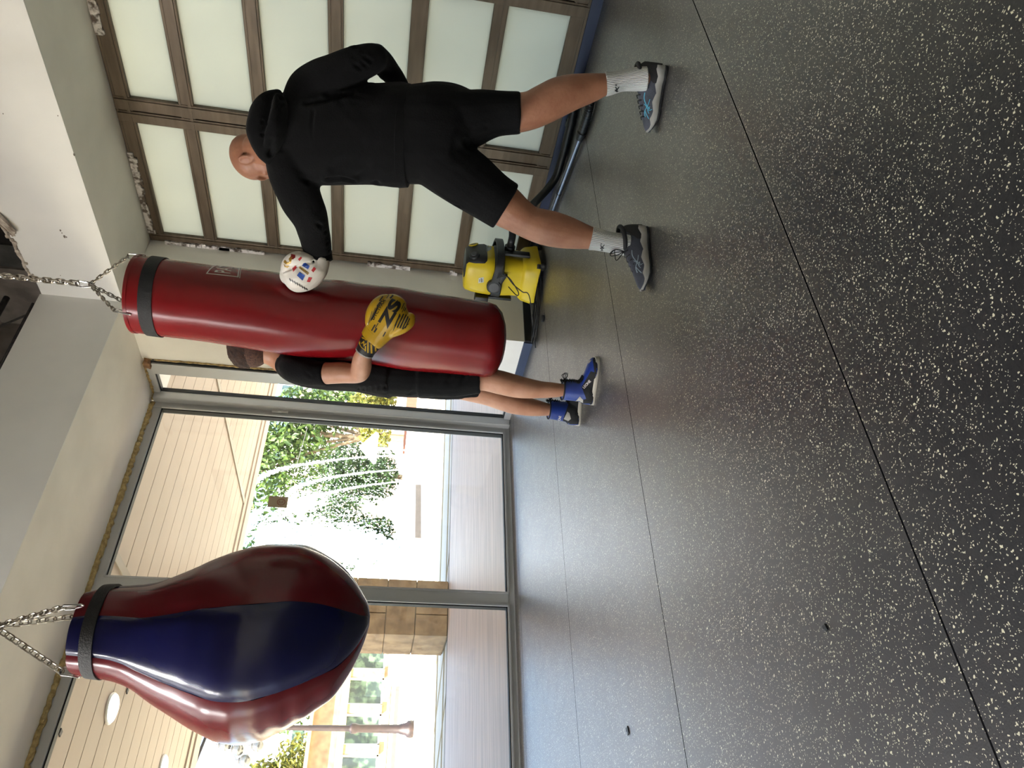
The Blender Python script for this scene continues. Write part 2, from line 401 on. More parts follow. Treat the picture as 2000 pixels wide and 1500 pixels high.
# torn plaster rim and flap
bm = bmesh.new()
zz = [(3.14,3.262),(3.18,3.245),(3.22,3.235),(3.27,3.232),(3.32,3.226),(3.37,3.222),(3.42,3.222),(3.47,3.212),(3.52,3.214),(3.57,3.206),(3.62,3.20)]
tube(bm, [(XF-.002+rng.uniform(-.004,.004), y, z+rng.uniform(-.006,.004)) for y, z in zz], [rng.uniform(.006,.013) for _ in zz], 7)
for k in range(26):
    y, z = zz[rng.randrange(len(zz))]; s = rng.uniform(.006,.014)
    blob(bm, (XF-.004, y+rng.uniform(-.03,.03), z+rng.uniform(-.02,.004)), V((s,0,0)), V((0,s*1.3,0)), V((0,0,s)), 6)
obj('trim_torn_plaster', bm, m_plast, smooth=False, **S)
pts = [(3.035,3.29),(3.065,3.255),(3.10,3.22),(3.15,3.185),(3.21,3.16),(3.235,3.165),(3.235,3.185),(3.20,3.20),(3.17,3.225),(3.14,3.24),(3.10,3.262),(3.075,3.285),(3.06,3.31)]
bm = prism_x(pts, XF-.045, XF-.02)
bmesh.ops.subdivide_edges(bm, edges=list(bm.edges), cuts=2)
for v in bm.verts: v.co += V((rng.uniform(-.008,.008)-(v.co.y-3.05)*.08+.012, rng.uniform(-.004,.004), rng.uniform(-.004,.004)))
obj('plaster_flap', bm, m_plast, smooth=False, label='broken plaster flap hanging from the hole at the ceiling edge', cat='plaster')
# steel truss behind the torn edge
T_ = thing('ceiling_truss', (2.0, 3.9, 3.2), 'dark steel lattice truss above the white ceiling fascia by the chain', 'truss')
m_steel = mat('dark_painted_steel', (40,40,42), .5, .4, col2=(64,60,56), nscale=40)
obj('chord', tube(bmesh.new(), [(-3.5, 3.80, 3.235), (3.40, 3.80, 3.235)], .010, 8), m_steel, T_)
obj('chord', tube(bmesh.new(), [(-3.5, 3.80, 3.40), (3.43, 3.80, 3.40)], .019, 10), m_steel, T_)
for i in range(14):
    x = 3.30-.5*i
    obj('strut', tube(bmesh.new(), [(x, 3.80, 3.24), (x-.16, 3.80, 3.40)], .007, 6), m_steel, T_)
T_['mounted'] = 1
# ceiling cove slab seen through the hole, beside a lining coloured as shade
m_hole = mat('painted_shade_void', (18,15,13), .95, col2=(30,24,19), nscale=9)  # near-black colour paints the shade inside the hole
obj('wall_void_shade_lining', B((XG-.03, 2.2, 2.76), (XG, 3.93, ZC)), m_hole, smooth=False, **S)
obj('wall_void_slab', B((XG-.05, 3.93, 2.76), (XG, 4.14, ZC)), mat('grey_cement_slab', (84,84,82), .9, col2=(60,60,58), nscale=6, bump=.4, bscale=20), smooth=False, **S)
obj('wall_void_back', B((XG-.07, 4.14, 2.76), (XG, YW, ZC)), m_void, smooth=False, **S)
obj('wall_void_front', B((XL, YW-.02, 2.76), (XG, YW, ZC)), m_void, smooth=False, **S)
# little blemishes on the fascia
m_blem = mat('bare_filler', (120,112,104), .9)
bm = bmesh.new()
for (x, y, s) in [(118,450,.008),(126,462,.012),(121,455,.005),(130,463,.006),(118,538,.004),(190,595,.003),(6,222,.004),(145,302,.009),(113,226,.004)]:
    v = at(x, y, 4.4); k = (XF-CAM.x)/(v-CAM).x; p = CAM+(v-CAM)*k
    blob(bm, (XF-.0005, p.y, p.z), V((.0015,0,0)), V((0,s,0)), V((0,s*.2,s*.6)), 8)
obj('trim_wall_chips', bm, m_blem, **S)

# skirtings
obj('baseboard_right', B((XG-.035, -1.2, 0), (XG-.004, Y1-.02, .06)), m_blue, smooth=False, **S)
obj('baseboard_pier', B((X1+.001, Y1-.014, 0), (XG-.05, Y1, .055)), m_blkbase, smooth=False, **S)
obj('baseboard_alcove', B((X1-.014, Y1, 0), (X1, 4.33, .06)), m_blue, smooth=False, **S)

# fill lamps added to brighten the interior, unseen above and left of the view
m_tube = bpy.data.materials.new('fill_lamp_diffuser'); m_tube.use_nodes = True
b = m_tube.node_tree.nodes['Principled BSDF']; b.inputs['Emission Color'].default_value = (1,.98,.97,1); b.inputs['Emission Strength'].default_value = 118
for k, (x, y) in enumerate([(-.9, 3.3), (-3.0, 3.3), (-5.1, 3.3)]):
    t = thing('fill_lamp', (x, y, ZC-.06), ('added long fill lamp nearest to the pear bag', 'middle one of the added long fill lamps', 'added long fill lamp farthest from the pear bag')[k], 'lamp', 'added fill lamps'); t['mounted'] = 1
    obj('housing', B((x-.65, y-.09, ZC-.05), (x+.65, y+.09, ZC-.001)), m_wall, t, smooth=False)
    obj('diffuser', B((x-.62, y-.07, ZC-.07), (x+.62, y+.07, ZC-.05)), m_tube, t, smooth=False)

# ---------------------------------------------------------------- window wall: grey aluminium storefront
def storefront(name, y, xs, z0, z1, label=None):
    pass
FT = .07
panes = [(-6.82, -4.94), (-4.86, -3.02), (-2.94, -1.04), (-.96, .0), (.06, 1.925), (2.017, 3.345)]
def frame_piece(bm, lo, hi): box(bm, lo, hi)
GY = YW+.02
obj('window_frame_rail', B((-6.9, YW, 2.625), (3.40, YW+FT, 2.69)), m_alu, smooth=False, **S)
obj('window_frame_sill', B((-6.9, YW, 0), (3.40, YW+FT, .048)), m_alu, smooth=False, **S)
for a, b_, k in [(-6.9,-6.82,1), (-4.94,-4.86,2), (-3.02,-2.94,3), (-1.04,-.96,4), (.0,.06,5), (1.925,2.017,6), (3.345,3.42,7)]:
    obj('window_mullion_%d' % k, B((a, YW-.006, .048), (b_, YW+FT, 2.69 if k < 5 else 2.69)), m_alu, smooth=False, **S)
for k, (a, b_) in enumerate(panes):
    g = obj('window_%d' % (k+1), B((a, GY, .048), (b_, GY+.012, 2.625)), m_glass, smooth=False, **S)
    bm = bmesh.new()      # black gasket and pale bead round the pane
    for lo, hi in [((a, .048), (a+.011, 2.625)), ((b_-.011, .048), (b_, 2.625)), ((a, 2.614), (b_, 2.625)), ((a, .048), (b_, .057))]:
        box(bm, (lo[0], YW+.006, lo[1]), (hi[0], YW+.05, hi[1]))
    obj('window_gasket', bm, m_black, g, smooth=False)
    bm = bmesh.new()
    for lo, hi in [((a-.008, .044), (a+.004, 2.63)), ((b_-.004, .044), (b_+.008, 2.63)), ((a, 2.622), (b_, 2.634)), ((a, .038), (b_, .05))]:
        box(bm, (lo[0], YW-.012, lo[1]), (hi[0], YW+.004, hi[1]))
    obj('window_bead', bm, m_alu, g, smooth=False)
# opening leaf in the alcove wall
obj('window_corner_post', B((3.39, 4.70, 0), (X1+.02, YW+.0, 2.69), .006), m_alu, smooth=False, **S)
D_ = obj('window_7', B((X1+.02, 4.48, .05), (X1+.03, 4.705, 2.645)), m_glass, smooth=False, **S)
bm = bmesh.new()
for lo, hi in [((4.362, .0), (4.48, 2.69)), ((4.48, 2.645), (4.71, 2.69)), ((4.48, 0), (4.71, .05))]:
    box(bm, (X1-.015, lo[0], lo[1]), (X1+.05, hi[0], hi[1]))
obj('window_leaf_frame', bm, m_alu, D_, smooth=False)
bm = bmesh.new()
for lo, hi in [((4.33, 0), (4.345, 2.69)), ((4.352, 0), (4.362, 2.69))]: box(bm, (X1-.004, lo[0], lo[1]), (X1+.04, hi[0], hi[1]))
for lo, hi in [((4.48,.05),(4.489,2.645)), ((4.697,.05),(4.705,2.645)), ((4.48,2.637),(4.705,2.645)), ((4.48,.05),(4.705,.058))]: box(bm, (X1-.002, lo[0], lo[1]), (X1+.03, hi[0], hi[1]))
obj('window_leaf_gasket', bm, m_black, D_, smooth=False)
bm = B((3.40, 4.706, 1.70), (3.455, 4.722, 1.82), .004)
bm = bmesh.new(); box(bm, (3.372, 4.735, 1.715), (3.40, 4.752, 1.835), .004); box(bm, (3.366, 4.722, 1.765), (3.378, 4.742, 1.79), .002)
obj('window_latch', bm, mat('white_plastic', (224,224,222), .4), D_)
# expanding foam squeezed out above and beside the frame
bm = bmesh.new(); pts, rad = [], []
x = -3.0
while x < 3.40:
    pts.append((x, YW-.010+rng.uniform(-.008,.006), 2.697+rng.uniform(-.006,.005))); rad.append(rng.uniform(.014,.024)); x += .02
tube(bm, pts, rad, 8)
pts, rad = [(3.40, YW-.02, 2.69)], [.02]
y = YW-.03
while y > 4.36: pts.append((X1-.006+rng.uniform(-.006,.004), y, 2.697+rng.uniform(-.006,.006))); rad.append(rng.uniform(.010,.018)); y -= .018
tube(bm, pts, rad, 8)
pts, rad = [], []; z = 2.69
while z > .2: pts.append((X1-.001+rng.uniform(-.003,.002), 4.332+rng.uniform(-.004,.004), z)); rad.append(rng.uniform(.004,.010)); z -= .03
tube(bm, pts, rad, 6)
obj('trim_foam', bm, m_foam, **S)
for k, (c, s, lb) in enumerate([((3.452, 4.362, 2.675), (.030,.036,.016), 'wooden wedge at the top corner of the narrow glass leaf by the pier'), ((3.43, 4.725, 2.672), (.022,.02,.014), 'small wooden wedge in the corner where both window walls meet')]):
    bm = obox(bmesh.new(), c, V((s[0],0,0)), V((0,s[1],.004)), V((0,-.002,s[2])), .003); obox(bm, V(c)+V((-.008,0,-.02)), V((s[0],0,.002)), V((0,s[1]*.9,0)), V((0,0,.007)), .002)
    obj('wood_wedge', bm, m_wood, label=lb, cat='wedge', smooth=False)
def notice_mat():
    m = mat('brown_notice_paper', (170,156,140), .8); n = m.node_tree; tl = n.nodes.new('ShaderNodeBsdfTranslucent'); tl.inputs[0].default_value = lin((176,160,142)); mx = n.nodes.new('ShaderNodeMixShader'); mx.inputs[0].default_value = .6
    n.links.new(n.nodes['Principled BSDF'].outputs[0], mx.inputs[1]); n.links.new(tl.outputs[0], mx.inputs[2]); n.links.new(mx.outputs[0], n.nodes['Material Output'].inputs[0]); return m
# paper notice stuck on the outside of the glass
def on_wall_y(x, y, yy):
    v = at(x, y, 4)-CAM; return CAM+v*((yy-CAM.y)/v.y)
a = on_wall_y(527, 971, GY+.014); b_ = on_wall_y(559, 990, GY+.014)
cx, cz, hx, hz = (a.x+b_.x)/2, (a.z+b_.z)/2, .044, .066
nt_ = obj('paper_notice', B((cx-hx, GY+.0125, cz-hz), (cx+hx, GY+.0135, cz+hz)), notice_mat(), smooth=False, label='small brown paper notice with a faded red round stamp on the glass', cat='notice')
bm = bmesh.new(); pr = [(cx+.028*math.cos(q*math.pi/16), cz-.022+.03*math.sin(q*math.pi/16)) for q in range(32)]; pi_ = [(cx+(x-cx)*.72, cz-.022+(z-cz+.022)*.72) for x, z in pr]
for q in range(32):
    j = (q+1)%32; bm.faces.new([bm.verts.new((x, GY+.012, z)) for x, z in (pr[q], pr[j], pi_[j], pi_[q])])
for (dx, dz, w_, h_) in [(0,-.01,.010,.004),(-.004,-.022,.008,.003),(.003,-.032,.010,.003)]:
    bm.faces.new([bm.verts.new((cx+dx+sx*w_, GY+.012, cz+dz+sz*h_)) for sx, sz in ((-1,-1),(1,-1),(1,1),(-1,1))])
obj('stamp', bm, mat('faded_red_ink', (150,104,92), .8), nt_, smooth=False)

# ---------------------------------------------------------------- garage door: bronze frame, frosted panes
rails = [(2.605, 2.70), (2.249, 2.334), (1.820, 1.906), (1.373, 1.456), (.920, 1.012), (.494, .573), (.045, .149)]
cols = [(2.83, 3.70), (1.79, 2.665), (.75, 1.625), (-.29, .585), (-1.16, -.45)]
G0 = obj('door_1', B((XG+.02, -1.2, .04), (XG+.03, Y1, 2.70)), m_frost, smooth=False, **S)
G0.data.materials[0] = m_frost
bpy.data.objects.remove(G0)
D1 = bpy.data.objects.new('door_1', None); C.objects.link(D1); D1.location = (XG+.02, 1.3, .04); WORLD['door_1'] = Matrix.Translation(D1.location); D1['kind'] = 'structure'
for (z0, z1) in rails:
    bm = B((XG-.012, -1.2, z0), (XG+.045, Y1-.02, z1), .003)
    box(bm, (XG-.020, -1.2, z0+.012), (XG-.010, Y1-.05, z0+.030)); box(bm, (XG-.016, -1.2, z1-.016), (XG-.010, Y1-.05, z1-.006))
    obj('rail', bm, m_bronze, D1, smooth=False)
for (y0, y1) in [(3.70, 3.765), (2.755, 2.83), (2.665, 2.748), (1.715, 1.79), (1.625, 1.708), (.675, .75), (.585, .668), (-.36, -.29), (-.45, -.367)]:
    bm = B((XG-.017, y0, .045), (XG+.045, y1, 2.70), .003); box(bm, (XG-.024, y0+.012, .045), (XG-.014, y0+.028, 2.69))
    obj('stile', bm, m_bronze, D1, smooth=False)
for (y0, y1) in ((3.764, 3.782), (2.745, 2.758), (1.705, 1.718), (.665, .678), (-.37, -.357)):
    obj('seal', B((XG+.002, y0, .045), (XG+.044, y1, 2.70)), m_black, D1, smooth=False)
for (y0, y1) in cols:
    for (a, b_) in zip(rails[1:], rails[:-1]):
        obj('pane', B((XG+.010, y0-.005, a[1]-.005), (XG+.018, y1+.005, b_[0]+.005)), m_frost, D1, smooth=False)
obj('trim_door_gap', B((XG-.004, -1.2, 2.698), (XG+.01, Y1-.003, 2.712)), m_black, smooth=False, **S)
# ragged plaster and paint along the head and the jamb of the door
m_rag = mat('flaking_white_filler', (212,208,206), .9, col2=(96,86,78), nscale=26, lo=.45, hi=.6, bump=.6, bscale=60)
bm = bmesh.new()
for s0, s1 in ((-1.0, 2.30), (3.05, 3.70)):
    y = s0
    while y < s1:
        l = rng.uniform(.02,.06); box(bm, (XG-.022+rng.uniform(-.002,.002), y, 2.655+rng.uniform(-.006,.012)), (XG-.012, min(y+l, s1), 2.70)); y += l*.9
z = 2.6
while z > 1.95:
    l = rng.uniform(.02,.05); box(bm, (XG-.03, 3.752+rng.uniform(-.006,.006), z-l), (XG-.012, 3.782, z)); z -= l*.9
for z0, z1 in ((2.17, 2.24), (1.55,1.60), (.9,1.2), (.55, .60)):
    z = z1
    while z > z0: box(bm, (XG-.03, 3.748+rng.uniform(-.01,.006), z-.02), (XG-.012, 3.782, z)); z -= .018
obj('trim_filler', bm, m_rag, smooth=False, **S)
# ---------------------------------------------------------------- outside: covered walk, plaza, fountain, trees, buildings
m_pave = mat('pale_travertine_paving', (208,186,164), .5, col2=(182,162,144), nscale=2.4, stretch=(.5,5,1), bump=.12, bscale=10, detail=8)
m_plaza = mat('sunlit_plaza_stone', (206,196,176), .8, col2=(190,180,158), nscale=1.2, stretch=(.3,3,1))
m_joint = mat('dark_joint', (70,66,64), .9)
m_board = mat('cream_soffit_board', (182,164,147), .6, col2=(174,156,139), nscale=1.2)
m_strip = mat('soffit_cover_strip', (150,138,122), .5)
m_stone = mat('sandstone_blocks', (168,140,104), .9, col2=(132,106,78), nscale=6, bump=.6, bscale=30, detail=8)
m_stone2 = mat('pale_sandstone', (150,124,96), .9, col2=(122,98,76), nscale=3, bump=.4, bscale=14)
m_cream = mat('cream_render', (158,138,98), .8)
m_white = mat('white_paint', (238,238,234), .6)
m_dglass = mat('dark_reflecting_glass', (40,52,50), .08, col2=(86,104,84), nscale=3, spec=.9, lo=.45, hi=.6)
m_lamp = mat('aged_pink_lamp_paint', (56,42,40), .5, .3, col2=(40,30,29), nscale=12)
m_iron = mat('grey_iron', (96,94,96), .5, .5)
gp = dict(kind='structure')
obj('ground_walkway', B((-26, YW+.03, -.14), (34, 9.42, -.004)), m_pave, smooth=False, **S)
bm = B((-26, 9.42, -.14), (60, 90, -.02)); obj('ground_plaza', bm, m_plaza, smooth=False, **S)
bm = bmesh.new(); box(bm, (-26, 9.40, -.03), (34, 9.44, -.002)); obj('ground_joint', bm, m_joint, smooth=False, **S)
m_band = mat('yellowish_paving_band', (150,128,80), .8)
bm = bmesh.new()
for y, h in ((9.9,.12),(10.9,.14),(12.1,.12),(13.6,.16),(15.6,.16)): box(bm, (-26, y, -.03), (34, y+h, -.016))
for k in range(7): obox(bm, (3.2-k*.9, 11.8-k*.1, -.022), V((.05,.0,0)), V((-1.4,2.2,0)), V((0,0,.005)))
obj('ground_bands', bm, m_band, smooth=False, **S)
obj('ground_side_yard', B((XG+.25, -14, -.2), (34, YW+.03, -.03)), mat('grey_concrete_yard', (186,188,190), .9), smooth=False, **S)
obj('ground_left_yard', B((-30, -14, -.2), (XL-.25, YW+.03, -.03)), m_plaza, smooth=False, **S)
# canopy of cream boards over the walk
bm = bmesh.new(); y = 5.0
while y < 9.05: box(bm, (-14, y, 2.78), (18, y+.258, 2.80)); y += .27
obj('ceiling_canopy_boards', bm, m_board, smooth=False, **S)
obj('ceiling_canopy_slab', B((-14, YW+.2, 2.806), (18, 9.5, 3.25)), mat('canopy_slab', (120,104,88), .8), smooth=False, **S)
bm = B((-14, 9.06, 2.765), (18, 9.20, 2.806)); box(bm, (-14, 9.225, 2.75), (18, 9.5, 2.806))
obj('trim_canopy_edge', bm, m_board, smooth=False, **S)
bm = B((4.92, YW+.2, 2.768), (4.99, 9.2, 2.781)); box(bm, (2.34, YW+.2, 2.768), (2.41, 5.95, 2.781)); box(bm, (-1.6, YW+.2, 2.768), (-1.53, 9.2, 2.781))
obj('trim_canopy_strips', bm, m_strip, smooth=False, **S)
m_lit = bpy.data.materials.new('lit_white_lamp_cover'); m_lit.use_nodes = True
b = m_lit.node_tree.nodes['Principled BSDF']; b.inputs['Base Color'].default_value = (.9,.9,.9,1); b.inputs['Emission Color'].default_value = (1,1,1,1); b.inputs['Emission Strength'].default_value = 3
for k, (x, y, lb) in enumerate([(1.60, 6.12, 'lit white round canopy lamp nearer to the gym window'), (1.60, 8.10, 'lit white round canopy lamp near the outer edge of the boards')]):
    t = thing('canopy_lamp', (x, y, 2.78), lb, 'lamp', 'canopy lamps'); t['mounted'] = 1
    bm = bmesh.new(); rr = [(.0,.11),(.0,.125),(.010,.125),(.014,.115)]
    rings(bm, [[V((x+r*math.cos(a)*(.75 if math.cos(a) > 0 else 1), y+r*math.sin(a), 2.779-z)) for a in [2*math.pi*i/28 for i in range(28)]] for z, r in rr]); obj('rim', bm, m_white, t)
    bm = bmesh.new(); rings(bm, [[V((x+r*math.cos(a)*(.75 if math.cos(a) > 0 else 1), y+r*math.sin(a), 2.766-z)) for a in [2*math.pi*i/28 for i in range(28)]] for z, r in [(0,.11),(.008,.108),(.014,.09),(.016,.04)]]); obj('diffuser', bm, m_lit, t)
for x, y, lb in [(1.785, 6.38, 'small black square hole in the boards close to the pear bag'), (1.226, 5.29, 'small black square hole in the board right by the window frame')]:
    t = obj('canopy_fitting', obox(bmesh.new(), (x, y, 2.776), V((.018,.006,0)), V((-.006,.018,0)), V((0,0,.005)), .002), m_black, label=lb, cat='fitting', group='canopy fittings', smooth=False); t['mounted'] = 1
# stone pier carrying the canopy
bm = bmesh.new(); rows = [0, .42, .80, 1.2, 1.58, 1.98, 2.36, 2.76]; rng = random.Random(5)
m_mortar = mat('grey_mortar', (128,112,92), .95)
pier = thing('stone_pier', (3.745, 9.78, -.01), 'sandstone block pier holding up the canopy edge at the paving', 'pillar')
obj('core', B((3.39, 9.42, -.01), (4.10, 10.13, 2.76)), m_mortar, pier, smooth=False)
for i, (z0, z1) in enumerate(zip(rows[:-1], rows[1:])):
    sp = 3.37+(.44 if i % 2 else .28)
    for x0, x1 in ((3.37, sp), (sp, 4.12)): box(bm, (x0+.004, 9.40, z0+.004), (x1-.004, 10.15, z1-.004), .008)
obj('blocks', bm, m_stone, pier, smooth=False)

def trunk_and_crown(name, base, h, r, centers, leaf, nleaf, mleaf, label, cat_='tree', group=None):
    t = thing(name, base, label, cat_, group); b0 = V(base); bm = bmesh.new()
    tube(bm, [b0, b0+V((.1,.05,h*.35)), b0+V((-.05,.1,h*.7)), b0+V((0,0,h))], [r, r*.8, r*.6, r*.35], 8)
    for c, rad in centers: tube(bm, [b0+V((0,0,h*.45)), (b0+V((0,0,h*.6))+V(c))/2, V(c)], [r*.45, r*.3, r*.12], 6)
    obj('trunk', bm, mat('grey_bark', (110,92,72), .9, bump=.5, bscale=20), t)
    bm = bmesh.new(); R = random.Random(len(label)*7+nleaf); tot = sum(q[1]**2 for q in centers)
    for c, rad in centers:
        for _ in range(int(nleaf*rad*rad/tot)):
            d = V((R.gauss(0,1), R.gauss(0,1), R.gauss(0,1))).normalized()*rad*(R.random()**.38)
            d *= 1+.28*noise.noise(d*1.3+V(c)); d.z *= .85
            p = V(c)+d; q = R.uniform(.6, 1.3)*leaf
            n_ = (d.normalized()+V((R.gauss(0,.7), R.gauss(0,.7), R.gauss(0,.7)))).normalized(); u = n_.orthogonal().normalized(); v = n_.cross(u)
            a = R.uniform(0, 6.3); u, v = u*math.cos(a)+v*math.sin(a), v*math.cos(a)-u*math.sin(a)
            bm.faces.new([bm.verts.new(p+x) for x in (-u*q, v*q*.5+n_*q*.12, u*q, -v*q*.5+n_*q*.12)])
    obj('crown', bm, mleaf, t, smooth=False); return t
def leafmat(name, a, b_):
    m = mat(name, a, .55, col2=b_, nscale=3.5, lo=.4, hi=.6); n = m.node_tree; pb = n.nodes['Principled BSDF']
    tl = n.nodes.new('ShaderNodeBsdfTranslucent'); tl.inputs[0].default_value = lin(b_); mx = n.nodes.new('ShaderNodeMixShader'); mx.inputs[0].default_value = .35
    n.links.new(pb.outputs[0], mx.inputs[1]); n.links.new(tl.outputs[0], mx.inputs[2]); n.links.new(mx.outputs[0], n.nodes['Material Output'].inputs[0]); return m
lf1 = leafmat('mid_green_leaves', (40,62,25), (76,98,36)); lf2 = leafmat('yellow_green_leaves', (72,84,28), (120,114,42)); lf3 = leafmat('deep_green_leaves', (26,46,24), (50,74,30))
trunk_and_crown('broadleaf_tree', (21.0, 31, 0), 4.5, .22, [((19.9,31,5.6),2.3),((22.3,31.6,5.2),2.0),((18.6,31,6.8),1.9),((20.2,30.5,7.6),2.0),((22.6,31,3.8),1.5)], .17, 5200, lf1, 'large green broadleaf tree behind the fountain beside the window post', group='trees across the plaza')
trunk_and_crown('broadleaf_tree', (14.9, 31.5, 0), 4.4, .2, [((15.0,31.5,5.4),1.7),((13.2,31,6.0),1.8),((15.4,31,3.9),1.3),((12.0,31.5,6.9),1.6)], .16, 4200, lf3, 'darker tree half veiled by the fountain spray', group='trees across the plaza')
trunk_and_crown('broadleaf_tree', (20.2, 27.5, 0), 2.0, .12, [((20.0,27.5,2.2),1.0),((19.0,27.5,1.7),.9),((20.9,27.6,1.5),.8)], .12, 2600, lf2, 'low yellow green tree at the far side of the fountain', group='trees across the plaza')
trunk_and_crown('broadleaf_tree', (8.6, 46, 0), 4.0, .2, [((7.6,46,5.2),1.6),((9.2,46,4.6),1.5),((6.2,46,5.0),1.4),((8.4,46,6.2),1.2)], .17, 3400, lf2, 'sunny yellow green tree above the sandstone pavilion', group='trees across the plaza')
trunk_and_crown('broadleaf_tree', (12.6, 42, 0), 4.0, .2, [((12.2,42,4.6),1.9),((14.2,42,4.8),1.9),((11.0,42,5.4),1.3)], .18, 2600, lf1, 'green tree behind the pavilion roof hidden mostly by the pear bag', group='trees across the plaza')

for bx, by, cs in ((18.4, 37, [((18.4,37,3.2),2.1),((18.2,36.6,1.5),1.4)]), (14.3, 37, [((14.3,37,3.0),1.5),((14.3,36.7,1.4),1.3)]), (23.0, 38, [((23.0,38,3.6),2.2),((22.8,37.7,1.7),1.6)])):
    trunk_and_crown('broadleaf_tree', (bx, by, 0), 3.0, .16, cs, .15, 4200, lf3, {18.4:'dark green bushy tree straight behind the fountain spray', 14.3:'dark green bushy tree behind the left side of the plume', 23.0:'dark green bushy tree nearest to the window post, behind the others'}[bx], group='trees across the plaza')
# pavilion of pale sandstone with dark windows
pv = thing('pavilion', (3.0, 37, 0), 'long sandstone pavilion with dark windows beyond the street lamp', 'building')
bm = B((-14, 34.0, 1.98), (12.4, 40, 3.15)); box(bm, (-14, 34.05, 0), (12.4, 40, .34)); 
obj('wall', bm, m_stone2, pv, smooth=False)
obj('roof', B((-14.3, 33.6, 3.15), (12.7, 40.3, 3.3)), m_stone2, pv, smooth=False)
obj('frieze', B((-14, 33.9, 1.80), (12.4, 34.1, 2.10)), m_cream, pv, smooth=False)
xs = [12.1, 10.45, 8.95, 7.35, 5.7, 4.1, 2.4, .7, -1, -2.7, -4.4, -6.1]
for a, b_ in zip(xs[:-1], xs[1:]):
    f = obj('window', B((b_+.25, 34.25, .34), (a-.25, 34.33, 1.80)), m_dglass, pv, smooth=False)
    bm = B((b_+.18, 34.1, .34), (b_+.25, 34.3, 1.80)); box(bm, (a-.25, 34.1, .34), (a-.18, 34.3, 1.80)); box(bm, (b_+.18, 34.1, .34), (a-.18, 34.3, .42)); obj('window_frame', bm, m_white, f, smooth=False)
for x in xs: obj('pilaster', B((x-.18, 33.95, .34), (x+.18, 34.5, 1.80)), m_cream if rng.random() < .5 else m_stone, pv, smooth=False)
obj('low_wall', B((-14, 25.0, -.02), (9.6, 25.4, .10)), mat('grey_stone_kerb', (84,78,78), .9), label='low grey stone wall running in front of the pavilion', cat='wall', kind='structure', smooth=False)
# white house with a balcony, far behind
def wy(x, y, yy): v = at(x, y, 4)-CAM; return CAM+v*((yy-CAM.y)/v.y)
hs = thing('house', (9.3, 56, 0), 'white house with a railed balcony above the trees', 'building')
a = wy(560, 1440, 52); b_ = wy(600, 1405, 52); c = wy(605, 1468, 52)
obj('wall', B((c.x-.3, 52, 0), (b_.x+1.5, 58, a.z+.8)), m_white, hs, smooth=False)
f = obj('window', B((a.x-.9, 51.95, a.z-1.7), (a.x+.4, 52, a.z-.3)), m_dglass, hs, smooth=False)
bm = bmesh.new(); z0 = a.z-2.0
box(bm, (c.x-.2, 50.9, z0-.15), (a.x+.8, 52, z0))
for k in range(12): box(bm, (c.x-.2+k*.22, 50.9, z0), (c.x-.15+k*.22, 50.95, z0+.8))
box(bm, (c.x-.2, 50.88, z0+.78), (a.x+.8, 50.97, z0+.86)); obj('balcony', bm, m_white, hs, smooth=False)
# far buildings on the right of the plaza
m_pink = mat('pinkish_render', (206,180,166), .8); m_bg = mat('blue_glazing', (96,140,176), .15, col2=(130,170,200), nscale=1, spec=.8)
pk = thing('building', (40, 62, 0), 'pinkish building with pale pilasters behind the big tree', 'building', 'far buildings')
a = wy(600, 815, 60); b_ = wy(770, 880, 60)
obj('wall', B((a.x-9, 60, 0), (a.x+14, 70, a.z+1.5)), m_pink, pk, smooth=False)
for k in range(9): obj('pilaster', B((a.x-9+k*2.6, 59.6, 0), (a.x-8.4+k*2.6, 60, a.z+1.5)), m_white, pk, smooth=False)
for k in range(8):
    for j in range(4): obj('window', B((a.x-8+k*2.6, 59.9, 1.2+j*3), (a.x-6.8+k*2.6, 60, 3.0+j*3)), m_dglass, pk, smooth=False)
ob = thing('building', (52, 80, 0), 'glazed office block with blue panes seen through the narrow leaf', 'building', 'far buildings')
a = wy(540, 750, 76)
obj('wall', B((a.x-8, 76, 0), (a.x+20, 86, a.z)), m_white, ob, smooth=False)
for k in range(11):
    for j in range(4): obj('window', B((a.x-7.5+k*2.5, 75.9, 3+j*3.5), (a.x-5.6+k*2.5, 76, 5.6+j*3.5)), m_bg, ob, smooth=False)
# street lamp with a cluster of smoky globes
lp = thing('street_lamp', (3.89, 16.2, -.02), 'street lamp with pinkish pole and a cluster of smoky glass globes', 'street lamp')
bm = bmesh.new(); prof = [(0,.16),(.05,.17),(.12,.16),(.16,.12),(.26,.10),(.30,.085),(1.1,.075),(1.16,.10),(1.24,.10),(1.28,.06),(3.05,.045),(3.1,.06),(3.2,.05),(3.3,.03)]
rings(bm, [circ((3.89,16.2,z-.02), V((r,0,0)), V((0,r,0)), 16) for z, r in prof]); obj('pole', bm, m_lamp, lp)
m_gl = mat('smoky_glass_globe', (72,70,66), .08, spec=.9, coat=.6, col2=(58,56,54), nscale=4)
gx = [(3.564,16.2,3.585),(3.484,16.2,3.33),(3.30,16.25,3.17),(3.53,16.1,2.96),(3.83,15.9,3.60),(4.05,16.5,3.0),(4.2,16.2,3.3),(3.75,16.6,3.3),(4.15,16.0,3.6)]
for k, (x, y, z) in enumerate(gx):
    g = obj('globe', blob(bmesh.new(), (x, y, z), V((.115,0,0)), V((0,.115,0)), V((0,0,.118)), 20), m_gl, lp)
    bm = bmesh.new(); rings(bm, [circ((x, y, z+.09+h), V((r,0,0)), V((0,r,0)), 10) for h, r in ((0,.05),(.03,.06),(.05,.03),(.09,.015))]); obj('fitter', bm, m_iron, g)
    obj('arm', tube(bmesh.new(), [V(q) for q in cat([(3.89,16.2,3.1),((x+3.89)/2,(y+16.2)/2,max(z,3.1)+.28),(x,y,z+.17)], 5)], .012, 6), m_iron, lp)
